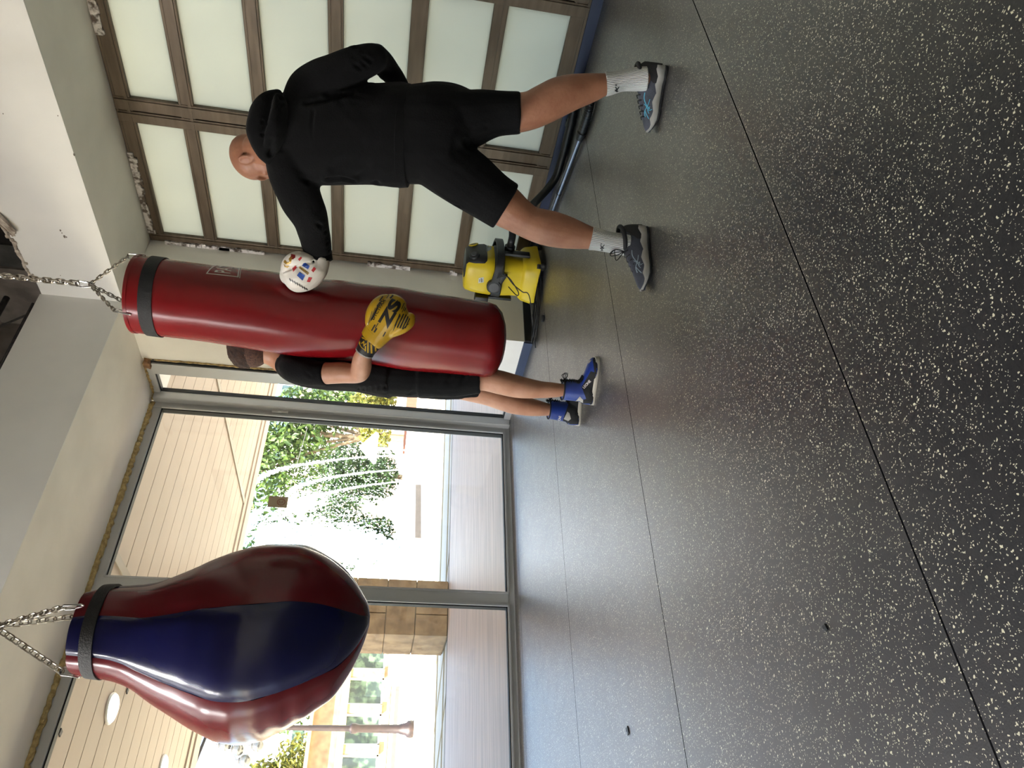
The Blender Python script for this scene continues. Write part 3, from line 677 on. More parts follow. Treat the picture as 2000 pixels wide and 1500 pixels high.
# slim floodlight arm at the canopy edge
ar = thing('floodlight', (2.05, 9.62, 2.70), 'thin grey floodlight arm beyond the canopy edge near the street lamp', 'lamp'); ar['mounted'] = 1
obj('arm', tube(bmesh.new(), [(1.2,9.62,2.93),(1.87,9.62,2.80),(2.20,9.62,2.735)], .018, 8), m_iron, ar)
obj('head', obox(bmesh.new(), (2.25,9.62,2.69), V((.03,0,.01)), V((0,.03,0)), V((-.01,0,.05)), .006), m_iron, ar)
# fountain
m_water = bpy.data.materials.new('white_spray'); m_water.use_nodes = True
b = m_water.node_tree.nodes['Principled BSDF']; b.inputs['Base Color'].default_value = (.95,.97,1,1); b.inputs['Roughness'].default_value = .15; b.inputs['Specular IOR Level'].default_value = .8
n = m_water.node_tree; tl = n.nodes.new('ShaderNodeBsdfTranslucent'); tl.inputs[0].default_value = (.97,.98,1,1); mx = n.nodes.new('ShaderNodeMixShader'); mx.inputs[0].default_value = .5
n.links.new(b.outputs[0], mx.inputs[1]); n.links.new(tl.outputs[0], mx.inputs[2]); n.links.new(mx.outputs[0], n.nodes['Material Output'].inputs[0])
fo = thing('fountain', (10.6, 21.2, 0), 'white plaza fountain with a tall central plume and arching jets', 'fountain')
bm = bmesh.new()
rings(bm, [circ((10.9,22.0,z), V((r,0,0)), V((0,r*.85,0)), 48) for z, r in ((-.02,4.35),(.36,4.35),(.40,4.30),(.40,3.95),(.30,3.9),(.0,3.9))]); obj('basin', bm, m_white, fo, sharp=30)
obj('water', B((7.6,19.2,.02), (14.2,24.6,.26)), mat('pool_water', (150,180,180), .05, spec=.8), fo, smooth=False)
R = random.Random(11); DIRS = [V(q) for q in ((1,0,0),(-1,0,0),(0,1,0),(0,-1,0),(0,0,1),(0,0,-1))]; OF = [(0,2,4),(2,1,4),(1,3,4),(3,0,4),(2,0,5),(1,2,5),(3,1,5),(0,3,5)]
def drop(vs, fs, p, s):
    k = len(vs); st = 1+R.random()
    for d in DIRS: vs.append((p[0]+d.x*s, p[1]+d.y*s, p[2]+d.z*s*st))
    fs += [[k+i for i in f] for f in OF]
vs, fs = [], []
for _ in range(7000):      # the plume: dense core thinning into drops
    u = R.random(); z = .3+4.3*u; rad = .30+.62*math.sin(min(1, u*1.25)*math.pi*.62)
    if u > .8: rad *= 1-(u-.8)*2.6
    a = R.uniform(0, 6.3); rr = abs(R.gauss(0, .5))*rad
    drop(vs, fs, (10.05+rr*math.cos(a)+.25*u, 20.9+rr*math.sin(a), z), R.uniform(.02, .065)*(1.2-.5*min(1, rr/rad)))
obj('plume', (vs, fs), m_water, fo, smooth=False, kind='stuff')
vs, fs = [], []
for _ in range(2200):      # drifting spray to the right of the plume
    x = 10.5+abs(R.gauss(0,1.25)); drop(vs, fs, (x, 21+R.gauss(0,.8), .5+R.random()**.8*4.0*(1-.10*(x-10.5))), R.uniform(.006,.017))
obj('spray', (vs, fs), m_water, fo, smooth=False, kind='stuff')
for (x0, z0, x1, z1, w_) in ((13.3,.55,12.0,4.9,.05),(12.75,.5,11.6,3.9,.045),(12.3,.5,10.9,3.9,.05),(8.0,.5,9.4,3.6,.05)):
    vs, fs = [], []
    for _ in range(1300):
        u = R.random(); x = x0+(x1-x0)*(u**1.25); z = z0+(z1-z0)*math.sin(u*math.pi/2*.93)/math.sin(math.pi/2*.93)
        q = w_*(.12+.75*u); drop(vs, fs, (x+R.gauss(0,q), 20.6+R.gauss(0,q), z+R.gauss(0,q)), R.uniform(.007,.020))
    obj('jet', (vs, fs), m_water, fo, smooth=False, kind='stuff')
obj('low_wall', obox(bmesh.new(), (11.3,18.8,.05), V((2.93,1.8,0)), V((-.1,.18,0)), V((0,0,.09)), .01), mat('grey_stone_kerb', (84,78,78), .9), label='low grey slab wall in front of the fountain', cat='wall', kind='structure', smooth=False)
obj('planter_wall', B((17.0,25.6,-.02), (21.6,26.2,.42)), mat('reddish_brick', (110,70,56), .9), label='low reddish brick planter wall beyond the fountain on the right', cat='wall', smooth=False)
ps = thing('garden_parasol', (16.4, 25.0, 0), 'white garden parasol standing between the fountain and the low tree', 'parasol')
obj('pole', tube(bmesh.new(), [(16.4,25,-.02),(16.4,25,2.1)], .03, 8), m_white, ps)
bm = bmesh.new(); rings(bm, [circ((16.4,25,z), V((r,0,0)), V((0,r,0)), 8) for z, r in ((1.45,.62),(1.55,.66),(2.1,.08),(2.16,.02))]); obj('canopy', bm, m_white, ps, smooth=False)
obj('wire', tube(bmesh.new(), [wy(600,836,24), wy(583,895,24), wy(563,965,24)], .012, 5), m_iron, label='thin cable slanting across the trees outside', cat='cable')['mounted'] = 1
# ---------------------------------------------------------------- punching bags
m_red = mat('glossy_red_vinyl', (122,14,20), .27, col2=(106,10,16), nscale=5, bump=.07, bscale=7, coat=0, spec=.32, stretch=(1,1,.35))
m_redd = mat('dark_red_vinyl', (100,20,30), .24, col2=(88,15,24), nscale=5, bump=.10, bscale=8, coat=0, spec=.45, stretch=(1,1,.4))
m_bluev = mat('navy_blue_vinyl', (12,16,66), .22, col2=(9,12,54), nscale=5, bump=.10, bscale=8, coat=0, spec=.45, stretch=(1,1,.4))
m_web = mat('black_webbing', (20,20,22), .7, bump=.3, bscale=200)
m_chain = mat('galvanised_chain', (196,190,180), .3, .95, col2=(130,120,106), nscale=40)
m_hook = mat('bright_steel_hook', (210,210,210), .2, 1.0)
m_print = mat('white_print', (206,198,196), .6)
def chain(bm, a, b_, pitch=.021, r=.0026, w_=.0075):
    a, b_ = V(a), V(b_); d = b_-a; k = max(2, round(d.length/pitch)); d.normalize(); u0 = d.orthogonal().normalized(); v0 = d.cross(u0)
    for i in range(k):
        c = a+(b_-a)*((i+.5)/k); u = u0 if i % 2 else v0; u = (u*.8+(v0 if i % 2 else u0)*.35).normalized(); L = (b_-a).length/k*.5+r*1.6
        pts = [c+d*(L-w_+w_*math.sin(q))*1+u*w_*math.cos(q) if math.sin(q) >= 0 else c-d*(L-w_-w_*math.sin(q))+u*w_*math.cos(q) for q in [2*math.pi*j/14 for j in range(14)]]
        tube(bm, pts, r, 6, closed=True)
    return bm
def carabiner(bm, a, b_, r=.0035, w_=.012, side=None):
    a, b_ = V(a), V(b_); d = (b_-a); L = d.length/2; d.normalize(); u = (side or d.orthogonal()).normalized(); u = (u-d*u.dot(d)).normalized(); c = (a+b_)/2
    pts = []
    for j in range(20):
        q = 2*math.pi*j/20; s = math.sin(q); pts.append(c+d*(math.copysign(L-w_, s)+w_*s if abs(s) > .3 else s/.3*(L-w_)*.999)+u*w_*math.cos(q)*(1.15 if s > 0 else .8))
    return tube(bm, pts, r, 8, closed=True)
Rh = V((math.cos(YAW), -math.sin(YAW), 0)); vis_n = -V((math.sin(YAW), math.cos(YAW), 0))
def pdir(deg):  # 0 towards the camera side, + to the left in the place
    a = math.radians(deg); return vis_n*math.cos(a)-Rh*math.sin(a)
# tall heavy bag
bc = at(600, 621, 3.27); BX, BY = bc.x, bc.y
zt = at(256, 575, 3.09).z+.0; zb = at(990, 660, 3.36).z
bag = thing('punching_bag', (BX, BY, zb), 'tall red heavy bag on a chain, held by the person in the black T-shirt', 'punching bag'); bag['mounted'] = 1
def bagr(z): 
    u = max(0, min(1, (z-zb)/(zt-zb))); return .171+.013*math.sin(min(1, u*1.25)*math.pi)-.010*max(0, u-.55)
rs = []; nseg = 72; zs = [0,.004,.012,.03,.06]+[.09+i*.022 for i in range(200)]
zs = [z for z in zs if z < zt-zb-.01]+[zt-zb]
hit = at(600, 548, 3.16); h2 = at(700, 700, 3.25)
for dz in zs:
    z = zb+dz; r = bagr(z)
    if dz < .09: r = r*math.sqrt(max(0, 1-(1-dz/.09)**2.6))*.98+r*.02
    lean = V((0,0))
    ring = []
    for i in range(nseg):
        a = 2*math.pi*i/nseg; d = V((math.cos(a), math.sin(a), 0)); p = V((BX, BY, z))+d*r
        k = math.exp(-((p-hit).length/.11)**2); p -= d*.028*k
        k2 = math.exp(-((p-h2).length/.13)**2); p -= d*.016*k2
        p += d*(.0022*noise.noise(V((a*3, z*2.2, 1)))+.003*noise.noise(V((math.cos(a)*1.3, math.sin(a)*1.3, z*5))))
        p += d*.0022*noise.noise(V((a*9, z*3, 4)))*math.exp(-dz/.1)
        ring.append(p)
    rs.append(ring)
bm = bmesh.new(); rings(bm, rs, cap=False)
bm.verts.ensure_lookup_table(); bm.faces.new([bm.verts[i] for i in range(nseg)][::-1])
obj('body', bm, m_red, bag, sharp=70)
bm = bmesh.new(); rings(bm, [circ((BX,BY,zt-.06), V((.150,0,0)), V((0,.150,0)), 40), circ((BX,BY,zt-.062), V((.168,0,0)), V((0,.168,0)), 40)]); obj('filling_cover', bm, m_web, bag)
bm = bmesh.new(); z0, z1 = zt-.112, zt-.058
rings(bm, [circ((BX,BY,z), V((r,0,0)), V((0,r,0)), 64) for z, r in ((z0, bagr(z0)+.0015), (z0, bagr(z0)+.0055), (z1, bagr(z1)+.0055), (z1, bagr(z1)+.0015))], closed=True, cap=False); obj('band', bm, m_web, bag, sharp=30)
bm = bmesh.new(); rings(bm, [circ((BX,BY,z), V((r,0,0)), V((0,r,0)), 64) for z, r in ((zt-.001, bagr(zt)-.006), (zt+.003, bagr(zt)-.002), (zt+.002, bagr(zt)+.003), (zt-.012, bagr(zt)+.002))], closed=True, cap=False); obj('rim', bm, m_red, bag)
bm = bmesh.new(); zq = zb+.072; rings(bm, [circ((BX,BY,zq+h), V((bagr(zq)-.004+e,0,0)), V((0,bagr(zq)-.004+e,0)), 72) for h, e in ((-.002,.0),(0,.002),(.002,.0))], closed=True, cap=False); obj('seam', bm, m_red, bag)
ap = at(170, 566, 3.085); ap = V((BX, BY, ap.z))+(ap-V((BX,BY,ap.z)))*.5
bm = carabiner(bmesh.new(), ap+V((0,0,-.012)), ap+V((0,0,.055)), .0036, .011, RT); obj('carabiner', bm, m_hook, bag)
for k, ang in enumerate((-80, 34, 158)):
    d_ = pdir(ang); a = math.atan2(d_.y, d_.x); e = V((BX+bagr(zt)*math.cos(a), BY+bagr(zt)*math.sin(a), zt-.03)); e2 = e+V((math.cos(a)*.004, math.sin(a)*.004, .055))
    c_ = obj('chain', chain(bmesh.new(), ap, e2+(ap-e2).normalized()*.02), m_chain, bag)
    obj('hook', carabiner(bmesh.new(), e, e2+(ap-e2).normalized()*.022, .003, .010, V((math.cos(a),math.sin(a),0))), m_hook, c_)
topc = V((BX, BY, ZC-.01))+(ap-V((BX,BY,ap.z)))
obj('hanging_chain', chain(bmesh.new(), ap+V((0,0,.05)), topc, .026, .0042, .0105), m_chain, bag)
obj('ceiling_hook', tube(bmesh.new(), [topc+V((0,0,-.03)), topc+V((0,0,.02))], .008, 8), m_hook, bag)
# bow-tie shaped print near the top right of the bag
tree = bvh(bpy.data.objects['body'])
lc = at(437, 516, 3.1); rd = (lc-V((BX,BY,lc.z))); rd.z = 0; rd.normalize(); ang0 = math.atan2(rd.y, rd.x)
def on_bag(bm, a0, zc, lift=.0012):
    """roll a flat print round the bag: x runs round it, y up"""
    bmesh.ops.triangulate(bm, faces=bm.faces)
    for _ in range(4):
        es = [e for e in bm.edges if e.calc_length() > .02]
        if es: bmesh.ops.subdivide_edges(bm, edges=es, cuts=1); bmesh.ops.triangulate(bm, faces=bm.faces)
    for v in bm.verts:
        a = a0+v.co.x/.175; d = V((math.cos(a), math.sin(a), 0)); h = tree.ray_cast(V((BX,BY,zc+v.co.y))+d*.5, -d, 1)
        v.co = (h[0] if h[0] else V((BX,BY,zc+v.co.y))+d*.175)+d*lift
    return bm
zc = at(437, 540, 3.12).z; av = None
bm = word('PATRIOT', .075, .0012); me_ = bpy.data.meshes.new('q')
for v in bm.verts: v.co = V((v.co.x*.62, v.co.y*(.90+abs(v.co.x)*2.2), 0))
w_ = max(v.co.x for v in bm.verts)
d_ = pdir(-43); a0 = math.atan2(d_.y, d_.x)+(w_+.016)/.175
pr = obj('logo', on_bag(bm, a0, zc), m_print, bag, smooth=False)
def frame2(pts, t):
    c = len(pts); o_ = []
    bm = bmesh.new(); ins = [(x*(1-t/abs(x)) if x else x, y*(1-t/abs(y))) for x, y in pts]
    for i in range(c):
        j = (i+1) % c; q = [pts[i], pts[j], ins[j], ins[i]]; bm.faces.new([bm.verts.new((x, y, 0)) for x, y in q])
    return bm
W_ = w_+.016
bow = [(-W_,-.066),(-.001,-.050),(W_,-.066),(W_,.066),(.001,.050),(-W_,.066)]
obj('logo_frame', on_bag(frame2(bow, .0055), a0, zc), m_print, bag, smooth=False)
bow2 = [(-W_-.004,-.073),(-.001,-.0565),(W_+.004,-.073),(W_+.004,-.0705),(.001,-.054),(-W_-.004,-.0705)]
bm = bmesh.new()
for q in ([bow2[0],bow2[1],bow2[4],bow2[5]],[bow2[1],bow2[2],bow2[3],bow2[4]]): bm.faces.new([bm.verts.new((x, y, 0)) for x, y in q])
obj('logo_line', on_bag(bm, a0, zc), m_print, bag, smooth=False)

def lean_tree(o, top):
    for ch in o.children:
        W0 = wm(ch); Wi = W0.inverted()
        for v in ch.data.vertices:
            q = W0@v.co; q += Rh*.036*(min(q.z, top)-1.17); v.co = Wi@q
        lean_tree(ch, top)
lean_tree(bag, ap.z)
# pear-shaped bag
prof = [(163,1236,80),(190,1235,86),(215,1236,88),(247,1239,92),(275,1244,99),(300,1249,110),(330,1252,125),(361,1254,141),(390,1255,156),(418,1256,169),(447,1258,180),(475,1258,187),(503,1257,189),(532,1254,187),(570,1247,178),(600,1243,166),(627,1240,150),(650,1239,134),(669,1238,117),(690,1232,88),(705,1225,60),(716,1216,34),(722,1212,10)]
pp = []
for x, y, hw in prof:
    t = 2.33+(x-450)*.00027; c = at(x, y-7*hw/189, t); hw *= .973; pp.append((c, hw*t/FPX))
zA = pp[0][0]; pear = thing('pear_punching_bag', (pp[-1][0].x, pp[-1][0].y, pp[-1][0].z), 'big pear-shaped bag with dark red and navy blue panels', 'punching bag'); pear['mounted'] = 1
vis_n = -(at(450,1255,2.33)-CAM); vis_n.z = 0; vis_n.normalize()
def pdir(deg):
    a = math.radians(deg); s = vis_n.cross(V((0,0,1))).normalized(); s = s if s.dot(Rh) < 0 else -s
    return vis_n*math.cos(a)+s*math.sin(a)
cat_p = cat([(c.x, c.y, c.z, r) for c, r in pp], 3)
bounds = [-138, -78, -19, 35, 98, 160, 222]
for k in range(6):
    b0, b1 = bounds[k], bounds[k+1]; bm = bmesh.new(); nn = 14; grid = []
    for (x, y, z, r) in cat_p:
        row = []
        for i in range(nn+1):
            u = i/nn; dg = b0+(b1-b0)*u; d = pdir(dg)
            puff = -.010*(abs(2*u-1)**6)*min(1, r/.2)
            low = max(0, min(1, (zA.z-z)/.6))
            rip = .0035*noise.noise(V((dg*.02, z*16, k*3)))*low+.006*noise.noise(V((dg*.05, z*3, 2)))
            if k in (3, 2): rip += .004*math.sin(z*95+dg*.05+2*noise.noise(V((dg*.04, z*6, 0))))*max(0, 1-abs(dg-66)/34)*max(0, 1-abs(z-(zA.z-.62))/.22)
            row.append(bm.verts.new(V((x, y, z))+d*(max(.002, r+puff+rip*min(1, r/.05)))))
        grid.append(row)
    for a, b_ in zip(grid[:-1], grid[1:]):
        for i in range(nn): bm.faces.new((a[i], a[i+1], b_[i+1], b_[i]))
    bmesh.ops.recalc_face_normals(bm, faces=bm.faces)
    obj('panel', bm, m_bluev if k % 2 == 0 else m_redd, pear, label='navy blue panel' if k % 2 == 0 else 'dark red panel', sharp=80)
c0, r0 = pp[0]; bm = bmesh.new(); rings(bm, [circ(c0+V((0,0,-.03)), V((r0*.7,0,0)), V((0,r0*.7,0)), 32), circ(c0+V((0,0,-.032)), V((r0*.97,0,0)), V((0,r0*.97,0)), 32)]); obj('filling_cover', bm, m_web, pear)
bm = bmesh.new(); cb = [q for q in cat_p if q[2] < zA.z-.028 and q[2] > zA.z-.085]
ro = [circ((x,y,z), V((r+.006,0,0)), V((0,r+.006,0)), 48) for x,y,z,r in cb]; ri = [circ((x,y,z), V((r-.002,0,0)), V((0,r-.002,0)), 48) for x,y,z,r in cb][::-1]
rings(bm, ro+ri, closed=True, cap=False); obj('band', bm, m_web, pear, sharp=50)
pk_ = at(-4, 1222, 2.26); pk_ = V((c0.x, c0.y, pk_.z))+(pk_-V((c0.x,c0.y,pk_.z)))*.6
for k, dg in enumerate((-34, 86, 206)):
    d = pdir(dg); e = c0+d*(r0+.003)+V((0,0,-.022)); e2 = c0+d*(r0+.0)+V((0,0,.022)); e2 = e2+(pk_-e2).normalized()*.012
    c_ = obj('chain', chain(bmesh.new(), pk_, e2, .023, .0026, .0078), m_chain, pear)
    obj('hook', carabiner(bmesh.new(), e, e2+(pk_-e2).normalized()*.006, .0032, .009, d), m_hook, c_)
tp = V((pk_.x, pk_.y, ZC-.01)); obj('hanging_chain', chain(bmesh.new(), pk_, tp, .026, .0036, .0095), m_chain, pear)
obj('ceiling_hook', tube(bmesh.new(), [tp+V((0,0,-.03)), tp+V((0,0,.02))], .008, 8), m_hook, pear)
# ---------------------------------------------------------------- people
m_skin1 = mat('tanned_skin', (160,112,86), .5, col2=(142,94,70), nscale=14, bump=.12, bscale=80, sss=.08)
m_skin2 = mat('light_skin', (178,132,106), .5, col2=(164,116,90), nscale=14, bump=.12, bscale=80, sss=.08)
m_hood = mat('black_hoodie_cotton', (7,7,8), .95, col2=(10,10,11), nscale=12, bump=.25, bscale=180, sheen=.03)
m_short = mat('black_shorts_cloth', (6,6,7), .95, col2=(9,9,10), nscale=10, bump=.2, bscale=150, sheen=.02)
m_tee = mat('black_tshirt_cotton', (9,8,9), .95, col2=(13,12,13), nscale=10, bump=.2, bscale=150, sheen=.03)
m_sock = mat('white_ribbed_sock', (214,216,214), .85, col2=(206,208,206), nscale=10)
def rib_bump(m, axis_scale=220, strength=.9):
    n = m.node_tree; b = n.nodes['Principled BSDF']; tc = n.nodes.new('ShaderNodeTexCoord'); at_ = n.nodes.new('ShaderNodeAttribute'); at_.attribute_name = 'around'
    mm = n.nodes.new('ShaderNodeMath'); mm.operation = 'MULTIPLY'; mm.inputs[1].default_value = 46*6.2832; n.links.new(at_.outputs['Fac'], mm.inputs[0])
    s = n.nodes.new('ShaderNodeMath'); s.operation = 'SINE'; n.links.new(mm.outputs[0], s.inputs[0])
    bp = n.nodes.new('ShaderNodeBump'); bp.inputs['Strength'].default_value = strength; bp.inputs['Distance'].default_value = .002; n.links.new(s.outputs[0], bp.inputs['Height']); n.links.new(bp.outputs[0], b.inputs['Normal'])
rib_bump(m_sock)
def around(o, c0, c1):
    """store the angle round the axis c0-c1 for the ribs of a sock"""
    me = o.data; W0 = wm(o); ax = (c1-c0).normalized(); u = ax.orthogonal().normalized(); v = ax.cross(u)
    a = me.attributes.new('around', 'FLOAT', 'CORNER')
    for p in me.polygons:
        an = []
        for li in p.loop_indices:
            q = W0@me.vertices[me.loops[li].vertex_index].co-c0; an.append(math.atan2(q.dot(v), q.dot(u))/6.28318)
        m0 = an[0]
        for li, x in zip(p.loop_indices, an):
            if x-m0 > .5: x -= 1
            if m0-x > .5: x += 1
            a.data[li].value = x
def head(bm, c, up, fwd, s=1.0, ear=0, es=1.0):
    """head about the ear-level centre c: skull, jaw, nose, brow, lips, ears"""
    up = up.normalized(); fwd = (fwd-up*fwd.dot(up)).normalized(); sd = up.cross(fwd).normalized()
    P_ = lambda f, u, x=0: c+(fwd*f+up*u+sd*x)*s
    blob(bm, P_(-.010,.042), sd*.076*s, fwd*.098*s, up*.088*s, 24)       # skull
    blob(bm, P_(.030,-.020), sd*.062*s, fwd*.066*s, up*.088*s, 20)       # face
    blob(bm, P_(.050,-.078), sd*.040*s, fwd*.040*s, up*.032*s, 16)       # chin
    for x in (-1, 1): blob(bm, P_(.012,-.062,x*.040), sd*.020*s, fwd*.042*s, up*.030*s, 12)
    blob(bm, P_(.078,.035), sd*.052*s, fwd*.020*s, up*.016*s, 14)        # brow
    b2 = [P_(.088,.022), P_(.104,-.004), P_(.112,-.020), P_(.098,-.030)]
    tube(bm, b2, [.009*s,.012*s,.016*s,.010*s], 10)
    for x in (-1, 1):
        blob(bm, P_(.098,-.024,x*.012), sd*.009*s, fwd*.010*s, up*.008*s, 8)
        blob(bm, P_(.070,-.012,x*.038), sd*.020*s, fwd*.018*s, up*.020*s, 10)
    blob(bm, P_(.088,-.046), sd*.024*s, fwd*.012*s, up*.006*s, 10); blob(bm, P_(.086,-.056), sd*.021*s, fwd*.012*s, up*.006*s, 10)
    for x in (-1, 1):                                                     # ears
        e = P_(-.006,ear,x*.084); ef = (fwd*-.35+sd*x*.5).normalized(); eu = (up*.95-fwd*.2).normalized()
        loop = [e+eu*(.031*es*math.cos(q))*s+(fwd*-.9+sd*x*.35).normalized()*(.017*es*math.sin(q))*s for q in [2*math.pi*i/16 for i in range(16)]]
        tube(bm, loop, .0062*s, 8, closed=True); blob(bm, e-sd*x*.004*s, sd*.006*s, fwd*.012*s, eu*.024*s, 8)
        blob(bm, e-eu*.028*s+sd*x*.001, sd*.005*s, fwd*.007*s, eu*.009*s, 8)
    return P_, sd
def hand(bm, c, dirv, pal, s=1.0):
    """a closed hand hidden in a glove"""
    side = dirv.cross(pal).normalized(); blob(bm, c, dirv*.045*s, side*.042*s, pal*.020*s, 12)
    for i in range(4):
        b_ = c+dirv*.04*s+side*(.030-.02*i)*s; tube(bm, [b_, b_+dirv*.028*s, b_+dirv*.034*s+pal*.026*s, b_+dirv*.008*s+pal*.036*s], [.009*s,.0085*s,.008*s,.007*s], 8)
    t0 = c-dirv*.02*s+side*.036*s; tube(bm, [t0, t0+dirv*.03*s+side*.012*s+pal*.008*s, t0+dirv*.052*s+side*.004*s+pal*.02*s], [.011*s,.010*s,.008*s], 8)

# person in the black hoodie, seen from behind, punching
A = flr(1268, 330); p1 = thing('person', (A.x, A.y, 0), 'bald man in a black hoodie and shorts seen from behind, punching the red bag', 'person')
LF, UPV = -Rh, V((0,0,1)); FWH = V((math.sin(YAW), math.cos(YAW), 0))
bm = bmesh.new()
up1 = -DN*.80+LF*.30+FWH*.50; f1 = LF*.86+DN*.50+FWH*.40
hc = at(506, 303, 2.97); PH, sdv = head(bm, hc, up1, f1, .96, .006, 1.0)
limb(bm, [(505,292,2.95,30,34),(530,288,2.90,34,34),(556,282,2.88,44,36)])                         # neck
limb(bm, [(560,275,2.87,76,30),(600,262,2.86,86,46),(680,262,2.84,84,50),(760,262,2.82,78,48),(830,262,2.80,80,52),(880,260,2.79,74,48)])
limb(bm, [(860,222,2.79,42,44),(930,221,2.79,40,42),(1000,221,2.79,38,38),(1035,216,2.79,36,36),(1062,204,2.79,37,37),(1090,190,2.795,37,38),(1115,181,2.80,34,35),(1140,175,2.81,30,30),(1165,169,2.815,25,25),(1190,163,2.82,19,20),(1230,156,2.825,15,17),(1258,154,2.83,16,17)])
limb(bm, [(860,318,2.80,46,44),(930,362,2.82,44,42),(985,402,2.85,41,39),(1012,421,2.86,35,36),(1035,435,2.87,32,35),(1060,443,2.87,34,36),(1085,449,2.875,34,35),(1110,455,2.88,31,31),(1135,461,2.88,26,26),(1158,466,2.88,21,22),(1195,474,2.88,16,17),(1222,478,2.88,16,17)])
limb(bm, [(575,320,2.86,34,30),(590,385,2.90,30,28),(607,425,2.96,26,25),(617,465,3.02,22,21),(621,492,3.06,16,16),(616,508,3.08,14,14)])
limb(bm, [(600,185,2.82,34,30),(650,146,2.77,28,26),(700,120,2.75,26,24),(734,116,2.76,17,17),(760,144,2.85,13,13),(780,170,2.93,11,11)])
hand(bm, at(606,526,3.10), (LF*.5+FWH*.3-DN*.6).normalized(), (FWH*.6+LF*.4).normalized(), .72); hand(bm, at(795,188,2.98), (LF*.5+FWH*.6).normalized(), (LF).normalized(), .7)
me = fuse(bm, .005, 4)
m_head = [m_skin1]; body1 = obj('body', me, m_skin1, p1, sharp=180)
# short stubble shadow on the scalp
# hoodie
bm = bmesh.new()
limb(bm, [(792,265,2.81,101,70),(770,264,2.81,101,68),(735,263,2.82,98,66),(690,263,2.83,98,66),(645,262,2.84,100,65),(605,264,2.85,98,60),(575,270,2.86,88,52),(552,280,2.87,66,42),(535,288,2.88,46,38)], capf=.25)
limb(bm, [(590,205,2.84,40,44),(606,180,2.82,45,44),(625,163,2.80,43,41),(655,147,2.77,38,37),(690,128,2.75,36,33),(722,116,2.75,30,29),(738,113,2.76,25,26)], capf=.7)
limb(bm, [(730,108,2.75,24,25),(747,122,2.80,23,23),(765,145,2.86,21,21),(782,166,2.92,18,18),(790,178,2.95,16,16)], capf=.3)
limb(bm, [(570,312,2.86,50,46),(572,340,2.86,48,44),(580,368,2.87,44,40),(592,398,2.90,40,36),(605,425,2.95,34,33),(612,450,3.0,31,30),(618,478,3.05,29,27),(621,500,3.09,27,25)], capf=.3)
me = fuse(bm, .0065, 7)
cr = []
def cl(pts, dep=.006, wid=.010): cr.append(([at(*p) for p in pts], dep, wid))
D0 = 2.72
cl([(612,215,2.72),(608,262,2.715),(612,310,2.72),(618,345,2.75)], .0035, .006)     # yoke seam across the back
cl([(600,205,2.74),(625,200,2.73),(655,190,2.72),(690,185,2.73)], .006,.010)
cl([(640,185,2.73),(690,190,2.73),(720,200,2.73)], .006,.012)
cl([(650,330,2.76),(680,310,2.74),(710,280,2.72),(735,240,2.72),(765,205,2.73)], .006,.016)
cl([(700,345,2.78),(720,325,2.75),(745,290,2.73),(775,250,2.73)], .007,.014)
cl([(735,355,2.80),(755,330,2.76),(775,300,2.74)], .008,.012)
cl([(640,350,2.80),(665,345,2.79),(690,352,2.80)], .010,.009)
cl([(665,200,2.73),(690,230,2.72),(720,262,2.72)], .004,.014)
cl([(560,330,2.80),(580,345,2.80),(600,355,2.81)], .007,.009)
cl([(552,345,2.82),(575,360,2.82),(598,372,2.84)], .006,.009)
cl([(600,410,2.86),(612,430,2.90),(630,445,2.93)], .005,.008); cl([(590,440,2.94),(612,450,2.95),(640,452,2.97)], .004,.007)
cl([(596,470,2.99),(618,474,3.0),(642,474,3.01)], .005,.006); cl([(594,485,3.02),(618,489,3.03),(644,489,3.04)], .004,.005)
for q in ((700,95),(715,112),(700,128),(722,130)): cl([(q[0]-14,q[1]-6,2.70),(q[0]+12,q[1]+10,2.70)], .006,.007)
cl([(726,158,2.80),(735,140,2.79),(740,125,2.77)], .008,.007); cl([(742,150,2.83),(748,136,2.81)], .007,.006)
crease(me, cr, (.0045, 7, (1,1,.55)))
hoodie = obj('hoodie', me, m_hood, p1, sharp=180)
# ribbed hem and cuffs
bm = bmesh.new(); limb(bm, [(783,265,2.81,101,70),(800,266,2.81,99,69)], 2, 40, .1); obj('hem_band', bm, m_hood, hoodie)
bm = bmesh.new(); limb(bm, [(621,498,3.08,27,26),(625,513,3.085,25.5,25)], 2, 24, .1); obj('cuff', bm, m_hood, hoodie)
# hood lying bunched on the neck
bm = bmesh.new()
limb(bm, [(546,186,2.78,10,16),(530,196,2.76,17,24),(516,215,2.75,22,30),(508,240,2.755,24,33),(509,266,2.78,24,33),(518,292,2.80,20,30),(530,314,2.83,12,20)], capf=.6)
limb(bm, [(550,192,2.79,6,14),(549,208,2.75,12,24),(546,235,2.735,15,30),(540,262,2.75,16,28),(535,290,2.79,12,24),(532,308,2.82,8,16)], capf=.6)
limb(bm, [(540,300,2.85,22,24),(560,290,2.84,30,30),(585,275,2.82,36,26)], capf=.5)
me = fuse(bm, .006, 5); cr = []
cl([(548,192,2.72),(540,215,2.70),(534,245,2.70),(530,272,2.72),(527,300,2.76)], .012,.009)
cl([(500,232,2.72),(518,240,2.70),(532,250,2.71)], .004,.006); cl([(520,262,2.72),(505,262,2.73),(497,258,2.75)], .004,.006); cl([(510,285,2.76),(528,280,2.75)], .005,.007)
crease(me, cr, (.004, 12, (1,1,1))); obj('hood', me, m_hood, hoodie, sharp=180)
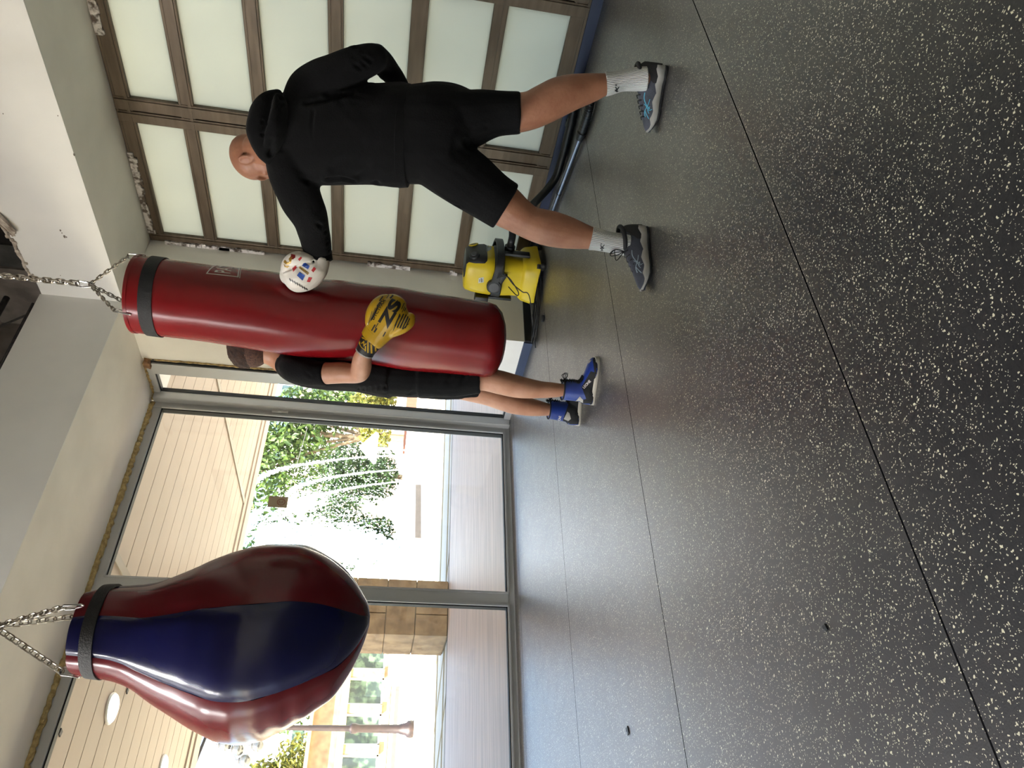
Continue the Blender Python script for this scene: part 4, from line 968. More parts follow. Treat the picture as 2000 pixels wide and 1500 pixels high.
# shorts
bm = bmesh.new()
limb(bm, [(786,264,2.81,94,64),(820,263,2.80,96,68),(855,262,2.79,100,70),(890,264,2.79,96,66),(905,268,2.79,80,56)], capf=.35)
limb(bm, [(838,226,2.79,54,62),(880,228,2.79,54,62),(915,232,2.785,55,58),(945,226,2.785,48,52),(975,222,2.785,41,48),(1016,221,2.785,39,44)], capf=.04)
limb(bm, [(838,300,2.80,58,62),(880,328,2.81,60,62),(925,360,2.83,56,56),(960,386,2.845,50,52),(988,404,2.855,49,49)], capf=.04)
me = fuse(bm, .0065, 5); cr = []
cl([(880,262,2.70),(905,275,2.71),(925,292,2.74)], .006,.010); cl([(800,262,2.70),(850,262,2.69),(890,264,2.69)], .003,.008)
cl([(860,300,2.70),(885,320,2.71),(905,330,2.73)], .005,.010); cl([(870,205,2.70),(905,215,2.70),(935,210,2.71)], .004,.010); cl([(880,240,2.69),(920,250,2.71),(950,245,2.72)], .004,.009)
cl([(850,385,2.78),(875,400,2.80),(895,405,2.80)], .010,.008); cl([(900,395,2.76),(930,415,2.78)], .004,.008)
crease(me, cr, (.004, 8, (1,1,.6))); shorts1 = obj('shorts', me, m_short, p1, sharp=180)
# socks
def sock(spec, parent, m=m_sock):
    bm = bmesh.new(); limb(bm, spec, 5, 32, .15); o = obj('sock', bm, m, parent); around(o, at(*spec[0][:3]), at(*spec[-1][:3])); return o
s1 = sock([(1184,164,2.82,23,24),(1192,163,2.82,21.5,22),(1215,158,2.825,19.5,21),(1240,155,2.83,22,22),(1262,154,2.83,23,23)], p1)
s2 = sock([(1155,465,2.88,23.5,24),(1164,467,2.88,22,23),(1185,472,2.88,20,21),(1208,476,2.88,21,22),(1228,478,2.88,22,22)], p1)
m_ink = mat('black_ink', (24,24,26), .7)
for s_, (x, y, t) in ((s1, (1207,172,2.825)), (s2, (1178,483,2.88))):
    tr_ = bvh(s_); bm = word('OK\u2019', .021, .0006)
    # characters read across the sock
    o_ = at(x, y, t-.05); sheet('print', wrap(bm, o_, RT, -DN, tr_, FW, .0012, .006), m_ink, s_)
# running shoes
m_up = mat('slate_knit_upper', (54,58,68), .7, col2=(70,74,86), nscale=18, bump=.3, bscale=220)
m_upd = mat('black_heel_counter', (22,23,27), .6)
m_sole = mat('grey_foam_sole', (158,158,154), .7, col2=(140,140,136), nscale=10)
m_out = mat('black_outsole', (26,26,28), .8)
m_cyan = mat('cyan_print', (70,160,190), .5); m_sil = mat('silver_print', (150,170,186), .4)
def runner(heel, toe, label, logo, L=.29, sx=1):
    heel, toe = V(heel), V(toe); f = (toe-heel); f.z = 0; f.normalize(); s = f.cross(UPV); T = lambda a, b_, z: heel+f*a+s*b_+V((0,0,z))
    root_bm = bmesh.new()
    def outline(a):   # half width along the foot
        u = a/L; return .036+.012*math.sin(min(1, u*1.35)*math.pi*.75)+(.004 if u > .6 else 0)-(.055*max(0, u-.80)/.2)**1*1.0 if u < .97 else .012
    st = [L*q for q in (.0,.02,.08,.18,.3,.42,.55,.68,.8,.88,.94,.985,1.0)]
    hw = [.012,.026,.036,.038,.034,.034,.041,.047,.046,.040,.030,.014,.004]
    def loft(zlo, zhi, grow=0, bm=None, arch=0):
        R_ = []
        for a, w0 in zip(st, hw):
            w1 = w0+grow; lo = zlo(a/L); hi = zhi(a/L); c = T(a, 0, (lo+hi)/2); h = max(.001, (hi-lo)/2)
            R_.append([c+s*(w1*math.copysign(abs(math.cos(q))**.6, math.cos(q)))+V((0,0,h*math.copysign(abs(math.sin(q))**.6, math.sin(q)))) for q in [2*math.pi*i/20 for i in range(20)]])
        return rings(bm or bmesh.new(), R_)
    wav = lambda u: .004*math.sin(u*26)
    sole = loft(lambda u: .006+.020*max(0, u-.8)/.2*1.0, lambda u: .046-.014*u+wav(u), .004)
    outs = loft(lambda u: .0+.022*max(0, u-.8)/.2, lambda u: .013+.022*max(0, u-.8)/.2, .001)
    R_ = []
    ups = [(.0,.020,.085),(.012,.029,.105),(.05,.035,.112),(.09,.036,.100),(.125,.036,.094),(.155,.037,.086),(.185,.040,.074),(.215,.042,.062),(.243,.040,.053),(.266,.032,.045),(.28,.018,.038),(.288,.006,.032)]
    for a, w1, hi in [(a*L/.29, w_, h_) for a, w_, h_ in ups]:
        lo = .028; R_.append([T(a, 0, lo)+s*(w1*math.cos(q)*(1-.28*max(0, math.sin(q))))+V((0,0,(hi-lo)*math.sin(q) if math.sin(q) > 0 else .012*math.sin(q))) for q in [2*math.pi*i/24 for i in range(24)]])
    u_ = bmesh.new(); rings(u_, R_)
    sh = obj('running_shoe', loft(lambda u: .006+.020*max(0, u-.8)/.2, lambda u: .047-.014*u+wav(u), .004), m_sole, p1, label='grey running shoe')
    obj('outsole', outs, m_out, sh)
    up = obj('upper', u_, m_up, sh, sharp=60)
    bm = bmesh.new(); R2 = []
    for a, w1, hi in [(-.003,.022,.088),(.012,.031,.108),(.05,.037,.104),(.07,.0375,.085)]:
        R2.append([T(a, 0, .030)+s*(w1*math.cos(q)*(1-.27*max(0, math.sin(q))))+V((0,0,(hi-.03)*math.sin(q)*1.01 if math.sin(q) > 0 else .012*math.sin(q))) for q in [2*math.pi*i/24 for i in range(24)]])
    rings(bm, R2); obj('heel_counter', bm, m_upd, sh, sharp=60)
    tube_ = bmesh.new(); loop = [T(.055+.046*math.cos(q), .031*math.sin(q), .104-.010*math.cos(q)) for q in [2*math.pi*i/24 for i in range(24)]]; tube(tube_, loop, .009, 10, closed=True); obj('collar', tube_, m_upd, sh)
    tr_ = bvh(up); sd_ = s if s.dot(FW) < 0 else -s; g = bmesh.new()
    for pts, w_ in (([(.125,.072),(.15,.070),(.175,.058),(.19,.044)], .0028), ([(.15,.05),(.17,.052),(.20,.058),(.225,.052)], .0024), ([(.172,.066),(.18,.058),(.196,.046),(.19,.036)], .0024), ([(.20,.058),(.215,.050),(.232,.040)], .0022), ([(.18,.045),(.195,.05),(.21,.043)], .0022)):
        q = [V((a*L/.29*(1 if True else 1), z, 0)) for a, z in pts]; q = [V(z) for z in cat([tuple(v) for v in q], 4)]
        for a_, b_ in zip(q[:-1], q[1:]):
            n_ = V((-(b_-a_).y, (b_-a_).x, 0)).normalized()*w_*.5; g.faces.new([g.verts.new(v) for v in (a_-n_, b_-n_, b_+n_, a_+n_)])
    sheet('stripes', wrap(g, heel+sd_*.2, f, UPV, tr_, -sd_, .001, .006), logo, sh)
    lac = bmesh.new()
    for k in range(5): a = .118+.019*k; z = .096-.008*k; tube(lac, [T(a,-.019,z-.008), T(a+.003,0,z), T(a+.012,.019,z-.010)], .0022, 6)
    obj('laces', lac, m_out, sh)
    return sh, T
h1 = flr(1302,128); t1 = flr(1286,212); h1 = h1+V((0,0,0))
runner(h1, t1, '', m_cyan, .25)
h2 = flr(1263,447); t2 = flr(1268,560)
sh, T = runner(h2, t2, '', m_sil, .275)
bm = bmesh.new(); k0 = T(.115,0,.096)
for a_, b_, c_, d_ in ((-.015,.006,.055,.010),(-.002,-.010,.05,.02),(.02,.008,.03,.02)):
    tube(bm, [V(q) for q in cat([tuple(k0), tuple(k0+(T(1,0,0)-T(0,0,0))*(.022+a_)+UPV*.03), tuple(k0+(T(1,0,0)-T(0,0,0))*.012+UPV*c_+(T(0,1,0)-T(0,0,0))*d_), tuple(k0-(T(1,0,0)-T(0,0,0))*.004+UPV*.035), tuple(k0)], 5)], .0018, 6)
obj('lace_loops', bm, m_out, sh)
def px_print(name, polys, target_tree, m, parent, lift=.0013, seg=5.0, label=None):
    """prints given by their outline as seen, pressed onto the surface they sit on"""
    bm = polys if isinstance(polys, bmesh.types.BMesh) else shape2d(polys)
    bmesh.ops.triangulate(bm, faces=bm.faces)
    for _ in range(5):
        es = [e for e in bm.edges if e.calc_length() > seg]
        if not es: break
        bmesh.ops.subdivide_edges(bm, edges=es, cuts=1); bmesh.ops.triangulate(bm, faces=bm.faces)
    dead = []
    for v in bm.verts:
        d = (at(v.co.x, v.co.y, 1)-CAM).normalized(); h = target_tree.ray_cast(CAM, d, 8)
        if h[0] is None: dead.append(v); continue
        n_ = h[1] if h[1].dot(d) < 0 else -h[1]; v.co = h[0]+n_*lift
    if dead: bmesh.ops.delete(bm, geom=dead, context='VERTS')
    return obj(name, bm, m, parent, smooth=False, label=label)
def px_word(s, c, base, capw, caph, bold=.02):
    """word centred at photo position c, written along base; width and letter height in pixels"""
    bm = word(s, 1, bold); xs = [v.co.x for v in bm.verts]; ys = [v.co.y for v in bm.verts]; W_ = max(xs)-min(xs); H_ = max(ys)-min(ys); mx_, my_ = (max(xs)+min(xs))/2, (max(ys)+min(ys))/2
    bx, by = base; q = math.hypot(bx, by); bx, by = bx/q, by/q; ux, uy = by, -bx
    if ux > 0: ux, uy = -ux, -uy
    for v in bm.verts:
        a = (v.co.x-mx_)/W_*capw; b_ = (v.co.y-my_)/H_*caph; v.co = V((c[0]+bx*a+ux*b_, c[1]+by*a+uy*b_, 0))
    return bm
def bars(lst):
    out = []
    for x0, y0, x1, y1, w_ in lst:
        L = math.hypot(x1-x0, y1-y0); nx, ny = -(y1-y0)/L*w_/2, (x1-x0)/L*w_/2
        out.append([(x0-nx, y0-ny), (x1-nx, y1-ny), (x1+nx, y1+ny), (x0+nx, y0+ny)])
    return out
# gloves of the puncher
m_gw = mat('white_glove_leather', (226,222,212), .4, col2=(216,210,200), nscale=8, bump=.15, bscale=40)
m_gr = mat('red_glove_leather', (120,12,18), .35); m_gold = mat('gold_print', (164,128,50), .4, .3); m_pblue = mat('blue_print', (34,80,168), .5); m_pred = mat('red_print', (186,36,44), .5)
m_pk = mat('black_print', (16,16,18), .45)
bm = bmesh.new(); limb(bm, [(628,503,3.060,16,16),(624,511,3.07,21,21),(616,520,3.08,28,28),(602,529,3.10,34,34),(586,536,3.11,35,35),(572,538,3.12,31,31),(560,538,3.125,18,22)], capf=.6)
limb(bm, [(606,506,3.04,10,12),(590,505,3.035,14,15),(574,508,3.04,15,16),(563,517,3.06,13,14),(557,528,3.09,8,10)], capf=.8)
me = fuse(bm, .004, 3); crease(me, [([at(*q) for q in ((612,511,3.03),(590,518,3.02),(570,524,3.03),(556,531,3.06))], .006, .005)])
gw = obj('boxing_glove', me, m_gw, p1, sharp=180, label='white boxing glove with blue, red and gold marks')
tg = bvh(gw)
px_print('blue_mark', [[(590,519),(594,512),(605,519),(602,526)],[(580,538),(585,531),(596,538),(591,548)]], tg, m_pblue, gw)
px_print('red_mark', [[(582,506),(588,501),(590,504),(585,510)],[(571,524),(577,518),(580,523),(573,531)],[(608,528),(613,521),(617.5,525),(612,532)],[(599,550),(603,541),(610,542),(605,551)]], tg, m_pred, gw)
px_print('gold_mark', [[(584,523),(586,520),(604,533),(601,537)],[(554,512),(558,516),(562,517),(568,514),(570,507),(573,503),(568,501),(564,506),(566,511),(561,512),(558,508),(556,508)],[(554,514),(558,519),(566,519),(562,523),(556,521)]], tg, m_gold, gw)
px_print('dark_mark', [[(569,496),(577,498),(577,503),(572,507),(568,503)]], tg, m_gr, gw)
px_print('lettering', px_word('MAFUER', (594,529), (18,13), 19, 3.6, .02), tg, m_pk, gw)
tz = []
for k in range(8):
    x, y = 565+k*4.6, 545+k*2.7; tz.append([(x, y), (x+3.4, y+5), (x+4.2, y+2.2), (x+1.0, y-2.5)])
px_print('zigzag', tz, tg, m_pk, gw)
bm = bmesh.new(); limb(bm, [(788,180,2.95,16,17),(799,186,2.97,23,24),(808,193,2.99,24,25),(815,200,3.0,16,18)]); me = fuse(bm, .005, 3); obj('boxing_glove', me, m_gr, p1, label='dark red boxing glove', sharp=180)

# person in the black T-shirt holding the bag
A = flr(1145, 775); p2 = thing('person', (A.x, A.y, 0), 'young person in a black T-shirt and blue high-top boots holding the red bag', 'person')
bm = bmesh.new()
upB = -DN*1.0+Rh*.06; fB = Rh*.97+FWH*.12
hc2 = at(505, 673, 3.43); PH2, _ = head(bm, hc2, upB, fB, 1.0)
limb(bm, [(515,683,3.44,26,26),(535,691,3.45,25,27),(560,702,3.46,32,42)])
limb(bm, [(566,706,3.46,34,60),(600,710,3.47,38,68),(650,714,3.48,40,66),(700,722,3.49,37,60),(750,730,3.50,38,62),(800,736,3.50,38,62),(840,738,3.50,34,56)])
limb(bm, [(578,722,3.32,26,26),(605,728,3.28,24,24),(640,729,3.25,21.5,22),(670,728,3.24,21,21),(692,730,3.22,19,20),(703,727,3.19,19,19),(706,714,3.14,20,19),(708,701,3.10,18.5,18),(712,688,3.07,15.5,15),(717,678,3.06,15,15)])
limb(bm, [(580,712,3.64,26,26),(620,712,3.68,23,23),(680,702,3.66,19,20),(690,680,3.60,18,18),(690,655,3.55,16,16)])
limb(bm, [(840,740,3.43,32,36),(890,741,3.43,29,33),(930,739,3.43,25.5,28),(950,741,3.43,23,25),(977,747,3.43,23.5,25),(1005,754,3.44,22.5,24),(1027,758,3.44,20.5,22),(1055,761,3.45,17,18),(1085,762,3.455,14.5,15.5),(1100,762,3.46,12,13),(1115,762,3.462,11,12)])
limb(bm, [(840,742,3.57,32,36),(890,750,3.59,29,32),(930,762,3.61,25,27),(955,771,3.62,22,24),(980,780,3.63,21.5,23),(1005,788,3.64,21,22),(1030,794,3.65,18.5,20),(1055,798,3.66,15,16.5),(1072,800,3.67,12,13),(1095,802,3.68,10,11)])
hand(bm, at(742,640,3.045), (DN*.6+Rh*.8).normalized(), FWH, .72); hand(bm, at(698,625,3.52), (Rh*.8).normalized(), -FWH, .72)
me = fuse(bm, .0055, 4); body2 = obj('body', me, m_skin2, p2, sharp=180)
# hair: short on top, shaved lower
m_hair = mat('short_brown_hair', (70,48,36), .8, col2=(44,30,24), nscale=60, bump=.9, bscale=260, stretch=(1,1,1))
m_fade = mat('clipped_hair', (96,68,54), .85, col2=(66,46,38), nscale=120, bump=.6, bscale=400)
sB = upB.cross(fB).normalized()
bm = bmesh.new(); blob(bm, hc2+upB*.058-fB*.016, sB*.080, fB*.104, upB*.083, 28); blob(bm, hc2+upB*.085+fB*.03, sB*.066, fB*.072, upB*.062, 24)
me = fuse(bm, .005, 3); crease(me, [], (.004, 60, (1,1,1))); obj('hair', me, m_hair, p2, sharp=180)
bm = bmesh.new(); blob(bm, hc2+upB*.018-fB*.024, sB*.0785, fB*.088, upB*.072, 28); me = fuse(bm, .005, 2); obj('clipped_hair', me, m_fade, p2, sharp=180)
# T-shirt
bm = bmesh.new()
limb(bm, [(553,703,3.46,24,38),(562,706,3.46,34,62),(580,710,3.465,42,76),(610,713,3.47,46,80),(655,717,3.48,46,76),(700,723,3.49,42,72),(740,731,3.50,44,72),(768,736,3.50,44,74)], capf=.22)
limb(bm, [(572,716,3.36,24,30),(580,721,3.31,30,30),(600,727,3.28,28,28),(620,730,3.26,25,26),(637,730,3.25,23.5,24.5)], capf=.05)
limb(bm, [(572,712,3.54,26,32),(582,712,3.61,32,33),(600,713,3.655,31,31),(622,712,3.68,29,29),(642,710,3.69,28,28)], capf=.05)
me = fuse(bm, .0065, 5); cr = []
cl([(575,712,3.20),(590,722,3.20),(605,735,3.20)], .004,.008); cl([(655,745,3.25),(668,735,3.25),(690,740,3.27)], .006,.008)
for k in range(7): cl([(700+k*10,762,3.40),(706+k*10,745,3.26),(712+k*10,728,3.24)], .005,.006)
cl([(625,705,3.18),(628,730,3.17),(630,752,3.2)], .0025,.004)
crease(me, cr, (.005, 9, (1,1,.7))); tee = obj('t_shirt', me, m_tee, p2, sharp=180)
# shorts
bm = bmesh.new()
limb(bm, [(760,735,3.50,40,68),(800,737,3.50,40,70),(845,738,3.50,38,66)], capf=.3)
limb(bm, [(820,738,3.43,38,44),(870,739,3.43,37,42),(912,738,3.43,34,38),(938,738,3.43,31,35)], capf=.04)
limb(bm, [(820,740,3.56,38,48),(870,743,3.58,37,45),(910,748,3.60,33,40),(936,752,3.61,30,36)], capf=.04)
me = fuse(bm, .0065, 4); cr = []
for k in range(4): cl([(800+k*28,772-k*2,3.40),(815+k*30,745,3.34),(835+k*26,720,3.34)], .004,.010)
cl([(900,765,3.42),(925,758,3.40),(935,745,3.38)], .005,.006)
crease(me, cr, (.004, 9, (1,1,.6))); obj('shorts', me, m_short, p2, sharp=180)
# yellow boxing gloves
m_gy = mat('yellow_glove_leather', (196,158,30), .32, col2=(184,146,26), nscale=8, bump=.1, bscale=40, coat=.2)
def yellow_glove(spec, cuff, thumb=None, lobe=None):
    bm = bmesh.new(); limb(bm, spec, capf=.6)
    if lobe: limb(bm, lobe, capf=.7)
    if thumb: limb(bm, thumb, capf=.7)
    me = fuse(bm, .0035, 3)
    g = obj('boxing_glove', me, m_gy, p2, sharp=180, label='yellow boxing glove with black markings')
    bm = bmesh.new(); limb(bm, cuff, 3, 36, .08); c_ = obj('wrist_strap', bm, m_pk, g); return g, c_
g, cu = yellow_glove([(727,665,3.05,23,21),(737,651,3.045,27,24),(748,634,3.04,33,28),(758,618,3.035,38,31),(767,602,3.035,36,30),(774,589,3.04,22,20)],
    [(712.5,688,3.065,17.5,17.5),(716,681,3.06,19,18.5),(722,671,3.055,21,20),(727,664,3.05,21.5,20.5)],
    thumb=[(756,655,3.04,8,12),(768,646,3.03,13,15),(784,636,3.03,16,18),(797,626,3.035,15,17),(803,618,3.04,9,12)],
    lobe=[(722,632,3.03,9,14),(727,615,3.025,13,18),(737,599,3.02,15,20),(748,587,3.025,12,18),(756,581,3.03,7,12)])
tg = bvh(g); bd = (.51,-.86)
px_print('big_letters', px_word('ZS', (761,612), bd, 58, 24, .05), tg, m_pk, g)
px_print('lettering', px_word('DYCTPAX', (739.5,604.5), bd, 45, 6.5, .02), tg, m_pk, g)
L_ = []
for k in range(4):      # stripes on the side lobe
    x0, y0 = 719+k*3.1, 634-k*4.0; L_.append((x0, y0, x0+8+k*3, y0-26-k*3, 1.9 if k > 1 else 1.0))
for k, (a, b_, c_, d_, w_) in enumerate([(771,637,781,613,2.4),(776,640,788,613,2.6),(781,641,793,615,2.6),(786,642,797,618,2.2),(791,641,800,622,1.8),(768,645,774,632,1.6),(784,604,789,592,1.5),(789,608,794,599,1.5),(755,583,760,576,1.5),(762,583,768,577,3.0),(726,646,733,634,2.4),(731,649,736,641,3.2),(748,657,753,648,2.2),(790,599,785,610,1.2),(777,587,771,592,1.6),(793,614,788,626,1.8),(797,620,792,631,1.8),(775,628,782,616,1.4),(733,641,739,631,1.6),(741,588,748,579,2.2),(736,598,742,590,1.8),(798,632,789,640,1.2),(794,637,786,643,1.2)]): L_.append((a, b_, c_, d_, w_))
px_print('stripes', bars(L_), tg, m_pk, g)
crs = bars([(705,671,714.5,677,1.2),(706.5,667,717,676,1.3)])
tc_ = bvh(cu)
px_print('strap_stripes', bars([(719,665,718.5,689,2.8),(714,676,713.5,686,2.2),(725,668,725.5,690,3.4),(733,673,733.5,686,3.0),(704,655,710,662,1.8),(709,659,716,665,2.0),(702,664,703,672,2.2),(706,678,713,684,1.2),(702,671,707,680,1.2)]), tc_, m_gy, cu, label='yellow bars')
px_print('strap_letter', px_word('Z', (711,671), (.75,-.66), 9, 8, .06), tc_, m_gy, cu)
bm = bmesh.new(); limb(bm, [(711,690,3.067,18,18),(712.4,687.5,3.065,18.6,18.6)], 2, 36, .08); obj('strap_edge', bm, mat('grey_piping', (150,146,140), .5), cu)
bm = bmesh.new(); limb(bm, [(725,664,3.053,23.5,22),(731,657,3.05,25.5,23.5),(736,651,3.047,26.5,24.5)], 3, 36, .15); obj('padding_roll', bm, m_gy, g)
yellow_glove([(690,644,3.53,21,21),(694,632,3.52,30,28),(700,618,3.515,36,30),(704,600,3.51,30,27),(706,592,3.51,18,18)], [(688,656,3.545,18,18),(690,646,3.53,21,21)])
# blue and black high-top boots
m_bb = mat('blue_boot_leather', (24,52,132), .38, col2=(20,44,112), nscale=10, bump=.1, bscale=80); m_bk = mat('black_boot_suede', (16,16,18), .8); m_bs = mat('silver_grey_patch', (164,160,152), .6); m_bw = mat('off_white_sole', (196,190,176), .7); m_lace = mat('black_lace', (14,14,15), .8)
def boot(heel, toe, ank, side_t, L, label):
    heel, toe = V(heel), V(toe); f = toe-heel; f.z = 0; f.normalize(); s = f.cross(UPV); T = lambda a, b_, z: heel+f*a+s*b_+V((0,0,z))
    bm = bmesh.new()
    prof_ = [(.0,.020,.055),(.02,.032,.075),(.06,.034,.085),(.10,.034,.085),(.14,.038,.072),(.18,.044,.060),(.215,.046,.052),(.245,.040,.046),(.268,.026,.038),(.278,.010,.030)]
    R_ = [[T(a*L/.28, 0, .012)+s*(w_*math.copysign(abs(math.cos(q))**.8, math.cos(q)))+V((0,0,(h-.012)*math.sin(q) if math.sin(q) > 0 else .006*math.sin(q))) for q in [2*math.pi*i/24 for i in range(24)]] for a, w_, h in prof_]
    rings(bm, R_)
    base = T(.062,0,.03); R_ = []
    for u in (0,.25,.5,.75,1.0):
        c = base.lerp(ank, u); w_ = .039+.004*u; l = .054-.008*u
        R_.append([c+s*w_*math.cos(q)+f*l*math.sin(q) for q in [2*math.pi*i/24 for i in range(24)]])
    rings(bm, R_); me = fuse(bm, .0045, 3)
    b_ = obj('boot', me, m_bb, p2, sharp=180, label=label)
    R_ = [[T(a*L/.28, 0, z)+s*((w_+.004)*math.cos(q)) for q in (0,)] for a, w_, z in ()]
    sb = bmesh.new(); n_ = 40; ol = []
    for i in range(n_):
        q = 2*math.pi*i/n_; a = L*.5-L*.515*math.cos(q); u = a/L; w_ = (.034+.013*u)*abs(math.sin(q))**.55*math.copysign(1, math.sin(q)); ol.append((a, w_))
    rings(sb, [[T(a, w_*k, z) for a, w_ in ol] for z, k in ((.0,.94),(.003,1.0),(.014,1.02),(.020,.97))]); obj('sole', sb, m_bw, b_, sharp=40)
    # tongue, laces
    tg_ = bmesh.new(); limb_pts = [T(.165*L/.28,0,.064), T(.13*L/.28,0,.080), ank.lerp(base,.35)+f*.048, ank+f*.046+V((0,0,.016))]
    for k, p in enumerate(limb_pts[:-1]): pass
    rr = []
    for k, p in enumerate([V(q) for q in cat([tuple(p) for p in limb_pts], 4)]): rr.append([p+s*x+nrm for x, nrm in ((-.016,V((0,0,0))),(0,f*.004+V((0,0,.004))),(.016,V((0,0,0))),(0,-f*.006))])
    rings(tg_, rr); obj('tongue', tg_, m_bk, b_, sharp=30)
    lc_ = bmesh.new(); pts = [V(q) for q in cat([tuple(p) for p in limb_pts], 5)]
    for k in range(1, len(pts)-1): tube(lc_, [pts[k]-s*.022-f*.006, pts[k]+f*.006+V((0,0,.004)), pts[min(k+1,len(pts)-1)]+s*.022-f*.006], .0023, 6)
    e = pts[-3]; 
    for a_, c__ in ((.03,.012),(.02,-.02)): tube(lc_, [V(q) for q in cat([tuple(e), tuple(e+f*a_+UPV*.012+s*c__), tuple(e+f*(a_+.004)-UPV*.006+s*c__*1.6), tuple(e)], 5)], .0017, 6)
    tube(lc_, [V(q) for q in cat([tuple(e), tuple(e+f*.022-UPV*.01), tuple(e+f*.035+UPV*.004)], 4)], .0017, 6)
    obj('laces', lc_, m_lace, b_)
    cf = bmesh.new(); tube(cf, [ank+s*.0425*math.cos(q)+f*.0465*math.sin(q)+V((0,0,.0)) for q in [2*math.pi*i/24 for i in range(24)]], .0035, 6, closed=True); obj('collar', cf, m_bk, b_)
    return b_
hA, tA = flr(1158,790), flr(1169,700); LA = (tA-hA).length
bA = boot(hA, hA+(tA-hA), at(1099,762,3.462), 0, LA*1.02, 'blue and black high-top boot')
tb = bvh(bA)
px_print('black_toe', [[(1150,690),(1158,680),(1172,680),(1176,703),(1173,716),(1164,741),(1161,728),(1158,703),(1155,695)],[(1154,725),(1161,727),(1164,742),(1170,742),(1166,765),(1161,785),(1158,797),(1134,797),(1126,786),(1145,779),(1136,756)]], tb, m_bk, bA, .0012)
px_print('grey_patch', [[(1148,692),(1152,690),(1157,697),(1156,704),(1150,711),(1148,705)],[(1132.5,774),(1139,781),(1139,786),(1130,789),(1124,783)]], tb, m_bs, bA, .0022)
px_print('lettering', px_word('LEONE', (1146,750.5), (14.5,-16), 20, 5.2, .03), tb, m_print, bA, .0026, 3)
dB = (tA-hA).normalized(); hB = flr(1131,831); LB = LA
dB = (dB+FWH*.25).normalized()
bB = boot(hB, hB+dB*LB, at(1072,800,3.672), 0, LB, 'blue and black high-top boot')
tb = bvh(bB)
px_print('black_toe', [[(1104,784),(1116,775),(1130,775),(1132,800),(1134,838),(1118,838),(1098,824),(1100,818),(1112,822),(1118,812),(1110,790)]], tb, m_bk, bB, .0012)
px_print('grey_patch', [[(1108,804),(1112,807),(1115,818),(1110,822),(1101,818)]], tb, m_bs, bB, .0022)
px_print('lettering', px_word('LEONE', (1092.5,818), (.25,-1), 12, 5, .03), tb, m_print, bB, .0026, 3)
# ---------------------------------------------------------------- wet and dry vacuum cleaner
m_vy = mat('yellow_plastic', (206,182,24), .42, col2=(190,166,20), nscale=3, bump=.08, bscale=14); m_vk = mat('black_plastic', (22,23,25), .45, bump=.1, bscale=120); m_vg = mat('dark_grey_plastic', (74,76,78), .5)
v0 = flr(1060, 520); v0 = V((min(v0.x, 3.80), min(v0.y, 3.50), 0)); v0 = V((3.76, 3.42, 0))
Fv = (Rh*.80-FWH*.60).normalized(); Sv = Fv.cross(UPV).normalized()     # front, and the side towards the room corner
if Sv.dot(FW) > 0: Sv = -Sv
vac = thing('vacuum_cleaner', v0, 'yellow and black wet and dry vacuum cleaner at the foot of the pier', 'vacuum cleaner')
def VP(a, b_, z): return v0+Fv*a+Sv*b_+V((0,0,z))
K_ = .93
def rr_(z, ha, hb, e=.62, ca=0, cb=0, n=40, fn=None):
    o_ = []
    for i in range(n):
        q = 2*math.pi*i/n; c, s = math.cos(q), math.sin(q)
        a = ca+K_*ha*math.copysign(abs(c)**e, c); b_ = cb+K_*hb*math.copysign(abs(s)**e, s)
        o_.append(VP(a, b_, z+(fn(q) if fn else 0)))
    return o_
bm = bmesh.new(); rings(bm, [rr_(z, a, b_) for z, a, b_ in ((.125,.150,.150),(.14,.148,.148),(.20,.150,.150),(.275,.158,.158),(.285,.158,.158))]); obj('tank', bm, m_vy, vac, sharp=35)
bm = bmesh.new(); rings(bm, [rr_(z, a, b_, .5, fn=f) for z, a, b_, f in ((.040,.184,.184,lambda q: .004*math.cos(4*q)),(.055,.186,.186,lambda q: .003*math.cos(4*q)),(.125,.170,.170,None),(.140,.160,.160,None),(.150,.150,.150,None))]); obj('skirt', bm, m_vy, vac, sharp=35)
bm = bmesh.new(); rings(bm, [rr_(z, a, b_, .6) for z, a, b_ in ((.03,.150,.150),(.045,.155,.155),(.09,.13,.13))]); obj('chassis', bm, m_vk, vac)
for a, b_ in ((.14,.14),(.14,-.14),(-.14,.14),(-.14,-.14)):
    c = VP(a, b_, .024); bm = bmesh.new(); ax = (Fv*a+Sv*b_).normalized(); t_ = ax.cross(UPV)
    rings(bm, [circ(c+ax*h, t_*r, V((0,0,r)), 16) for h, r in ((-.012,.014),(-.010,.023),(.010,.023),(.012,.014))]); w_ = obj('caster', bm, m_vk, vac)
    obj('caster_hub', tube(bmesh.new(), [c-ax*.013, c+ax*.0135], .010, 10), m_vg, w_); obj('caster_fork', obox(bmesh.new(), c+V((0,0,.028)), ax*.012, t_*.016, V((0,0,.012)), .003), m_vk, w_)
bm = bmesh.new(); rings(bm, [rr_(z, a, b_) for z, a, b_ in ((.275,.162,.162),(.28,.168,.168),(.335,.166,.166),(.345,.158,.158))]); obj('rim_band', bm, m_vk, vac, sharp=35)
bm = bmesh.new(); rings(bm, [rr_(z, a, b_, .6) for z, a, b_ in ((.335,.150,.156),(.345,.158,.162),(.40,.156,.160),(.47,.148,.154),(.515,.136,.146),(.528,.120,.132),(.530,.08,.10))]); hd = obj('motor_head', bm, m_vy, vac, sharp=40)
